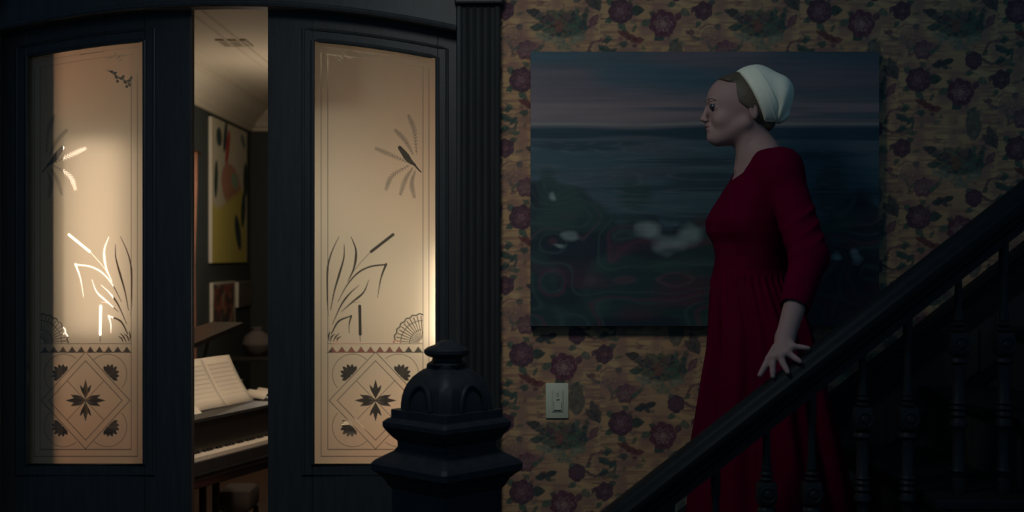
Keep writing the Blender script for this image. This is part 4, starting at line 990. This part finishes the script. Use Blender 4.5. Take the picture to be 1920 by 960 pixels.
# right hand, relaxed in front of the thigh on the far side
pw = np.array(WR2); dirn = np.array([-.35, -.10, -.93]); dirn /= np.linalg.norm(dirn); sd = np.array([.9, 0, -.35]); sd /= np.linalg.norm(sd)
B.cone(pw, pw + dirn * .05, .024, .026, .012)
for i in range(4):
    b0 = pw + dirn * .075 + sd * (.026 - .018 * i); B.cone(pw + dirn * .03, b0, .015, .010, .010); b1 = b0 + dirn * (.040 - .004 * abs(i - 1.4)); b2 = b1 + dirn * .030 + np.array([-.006, -.010, 0]); B.cone(b0, b1, .009, .008, .003); B.cone(b1, b2, .008, .006, .003)
b0 = pw + dirn * .03 - sd * .02; b1 = b0 + dirn * .03 - sd * .022; B.cone(b0, b1, .012, .0095, .006); B.cone(b1, b1 + dirn * .03 - sd * .006, .0095, .007, .003)
body = B.mesh('body', SKIN, pe)

# dress
Dz = np.concatenate([np.arange(.785, 1.0, .008), np.arange(1.0, 1.93, .0042)])
D = SDF(.44, 1.10, 3.10, 3.96, 0, 0, .0042, Dz)
D.apply(torso(0, True), (.44, 3.26, .66), (1.10, 3.96, 1.93), .02)
for s, (S_, E_, W_) in zip((-1, 1), ((SH, EL, WR), (SH2, EL2, WR2))):
    cuff = tuple(np.array(E_) + (np.array(W_) - np.array(E_)) * .60)
    D.cone(off(S_, -s * .02), E_, .056, .051, .035); D.cone(E_, cuff, .050, .040, .015)
    D.ell(w(1464, 322, S_[1]), (.058, .060, .062), .03); D.cone(w(1444, 300, WD + s * .105), w(1464, 312, WD + s * .15), .030, .045, .03)
    # wrinkles round the elbow
    for t_ in (.55, .72, .88): 
        c_ = np.array(S_) + (np.array(E_) - np.array(S_)) * t_; D.ell(tuple(c_), (.054, .056, .007), .012, rot=.6)
    dv = np.array(W_) - np.array(E_); dv /= np.linalg.norm(dv); cf = np.array(cuff)
    D.apply(lambda x, y, z, cf=cf, dv=dv: -np.minimum((x - cf[0]) * dv[0] + (y - cf[1]) * dv[1] + (z - cf[2]) * dv[2], 9), tuple(cf - .045), tuple(cf + .045), .001, 'add') if False else None
    D.cone(cuff, tuple(cf + dv * .045), .0345, .035, .004, 'sub')
    # flat cuff opening
    def cut(x, y, z, cf=cf, dv=dv):
        a = (x - cf[0]) * dv[0] + (y - cf[1]) * dv[1] + (z - cf[2]) * dv[2]; r = np.sqrt((x - cf[0]) ** 2 + (y - cf[1]) ** 2 + (z - cf[2]) ** 2); return np.maximum(.010 - a, r - .062)
    D.apply(cut, tuple(cf - .07), tuple(cf + .07), .002, 'sub')
# neckline scoop
na = np.array(w(1366, 343)); nb = np.array(w(1441, 279)); tdir = (nb - na); nn = np.array([-tdir[2], 0, tdir[0]]); nn /= np.linalg.norm(nn); nn = nn if nn[2] > 0 else -nn
D.apply(lambda x, y, z: np.maximum(-((x - na[0]) * nn[0] + (z - na[2]) * nn[2]), np.abs(y - WD) - .088), (.50, 3.45, 1.74), (1.0, 3.75, 1.93), .012, 'sub')
# hollow the skirt from below
D.apply(lambda x, y, z: np.maximum(torso(.030, True)(x, y, z), z - 1.0), (.44, 3.26, .60), (1.10, 3.96, 1.0), .01, 'sub')
D.V[:, :, 0] = .05
dress = D.mesh('dress', RED, pe)
# waist seam
# hair
Hh = SDF(.58, .84, 3.49, 3.71, 1.93, 2.16, .003)
Hh.ell(w(1402, 191), (.090, .0800, .0925), .01); Hh.ell(w(1360, 156), (.042, .055, .020), .015, rot=.35); Hh.cone(off(w(1438, 232), -.02), off(w(1438, 234), .02), .020, .020, .02)
hy = np.array([Z(q, WD) for q in (240, 222, 212, 204, 196, 176, 160, 153, 147, 138)]); hx = np.array([X(q, WD) for q in (1412, 1404, 1398, 1386, 1376, 1370, 1365, 1350, 1334, 1322)])
Hh.apply(lambda x, y, z: (x - np.interp(z, hy, hx)) * .8 + 0 * y, (.58, 3.49, 1.93), (.84, 3.71, 2.16), .008, 'sub')
hair = Hh.mesh('hair', HAIR, pe)
# cap
f0 = np.array(w(1375, 125)); f1 = np.array(w(1426, 229)); fd = f1 - f0; fn_ = np.array([fd[2], 0, -fd[0]]); fn_ /= np.linalg.norm(fn_); fn_ = fn_ if fn_[0] < 0 else -fn_       # towards the face
Cc = SDF(.60, .86, 3.47, 3.73, 1.90, 2.18, .003)
Cc.ell(w(1418, 184), (.094, .093, .094), .02); Cc.ell(w(1448, 182), (.058, .075, .062), .03); Cc.ell(w(1450, 208), (.034, .055, .030), .03)
def capfold(x, y, z): 
    th = np.arctan2(z - Z(236, WD), x - X(1450, WD)); return .0034 * np.sin(9 * th + 2 * np.sin(20 * (y - WD)) + 1.0) * np.clip((x - X(1412, WD) - (Z(180, WD) - z) * .45) / .02, 0, 1)
Cc.V += capfold(Cc.xs[:, None, None], Cc.ys[None, :, None], Cc.zs[None, None, :]).astype(np.float32)
Cc.apply(lambda x, y, z: -((x - f0[0]) * fn_[0] + (z - f0[2]) * fn_[2]), (.6, 3.47, 1.9), (.86, 3.73, 2.18), .003, 'sub')
Cc.apply(lambda x, y, z: (z - Z(232, WD)) + 0 * x, (.6, 3.47, 1.9), (.86, 3.73, 2.18), .006, 'sub')
cap = Cc.mesh('cap', LINEN, pe)
Cb = SDF(.60, .80, 3.47, 3.73, 1.90, 2.18, .003)
Cb.ell(w(1418, 184), (.0975, .096, .0970), .02)
Cb.apply(lambda x, y, z: -((x - f0[0]) * fn_[0] + (z - f0[2]) * fn_[2]) - .0015, (.6, 3.47, 1.9), (.86, 3.73, 2.18), .002, 'sub')
Cb.apply(lambda x, y, z: ((x - f0[0]) * fn_[0] + (z - f0[2]) * fn_[2]) + .050, (.6, 3.47, 1.9), (.86, 3.73, 2.18), .002, 'sub')
Cb.apply(lambda x, y, z: (z - Z(229, WD)) + 0 * x, (.6, 3.47, 1.9), (.86, 3.73, 2.18), .006, 'sub')
band = Cb.mesh('brim_band', LINEN, cap)
# eyes, brows, lips
for s in (-1, 1):
    m = MB(); bmesh.ops.create_uvsphere(m.bm, u_segments=14, v_segments=10, radius=.0118); bmesh.ops.translate(m.bm, verts=m.bm.verts, vec=off(w(1334.6, 202.5), s * .031)); m.build('eye', EYED, pe, True)
    m = MB(); m.tube([off(w(1327, 191), s * .012), off(w(1326.5, 188.5), s * .025), off(w(1331, 188.5), s * .038), off(w(1337, 191.5), s * .047)], [.0022, .003, .0026, .0012], 8); m.build('eyebrow', HAIR, pe, True)
m = MB(); m.tube([off(w(1331.5, 237.5), -.018), off(w(1324.6, 237), -.008), off(w(1323.8, 237), 0), off(w(1324.6, 237), .008), off(w(1331.5, 237.5), .018)], [.001, .0032, .0028, .0032, .001], 8); m.tube([off(w(1331.5, 240.5), -.016), off(w(1326, 242.5), -.007), off(w(1325.4, 242.8), 0), off(w(1326, 242.5), .007), off(w(1331.5, 240.5), .016)], [.001, .0034, .0036, .0034, .001], 8)
m.build('lips', LIPS, pe, True)
# boots
for (ax, ay, az), zf in zip(AN, (3 * RISE, 4 * RISE)):
    b_ = SDF(ax - .22, ax + .08, ay - .06, ay + .06, zf - .01, zf + .17, .006)
    b_.cone((ax, ay, zf + .13), (ax + .005, ay, zf + .04), .042, .038, .02); b_.cone((ax + .01, ay, zf + .032), (ax - .13, ay, zf + .026), .032, .028, .02); b_.ell((ax - .05, ay, zf + .03), (.10, .040, .035), .02)
    b_.apply(lambda x, y, z, zf=zf: z - zf - .002 + 0 * x, (ax - .25, ay - .1, zf - .02), (ax + .1, ay + .1, zf + .02), .002, 'sub'); b_.mesh('boot', LEATHER, pe)
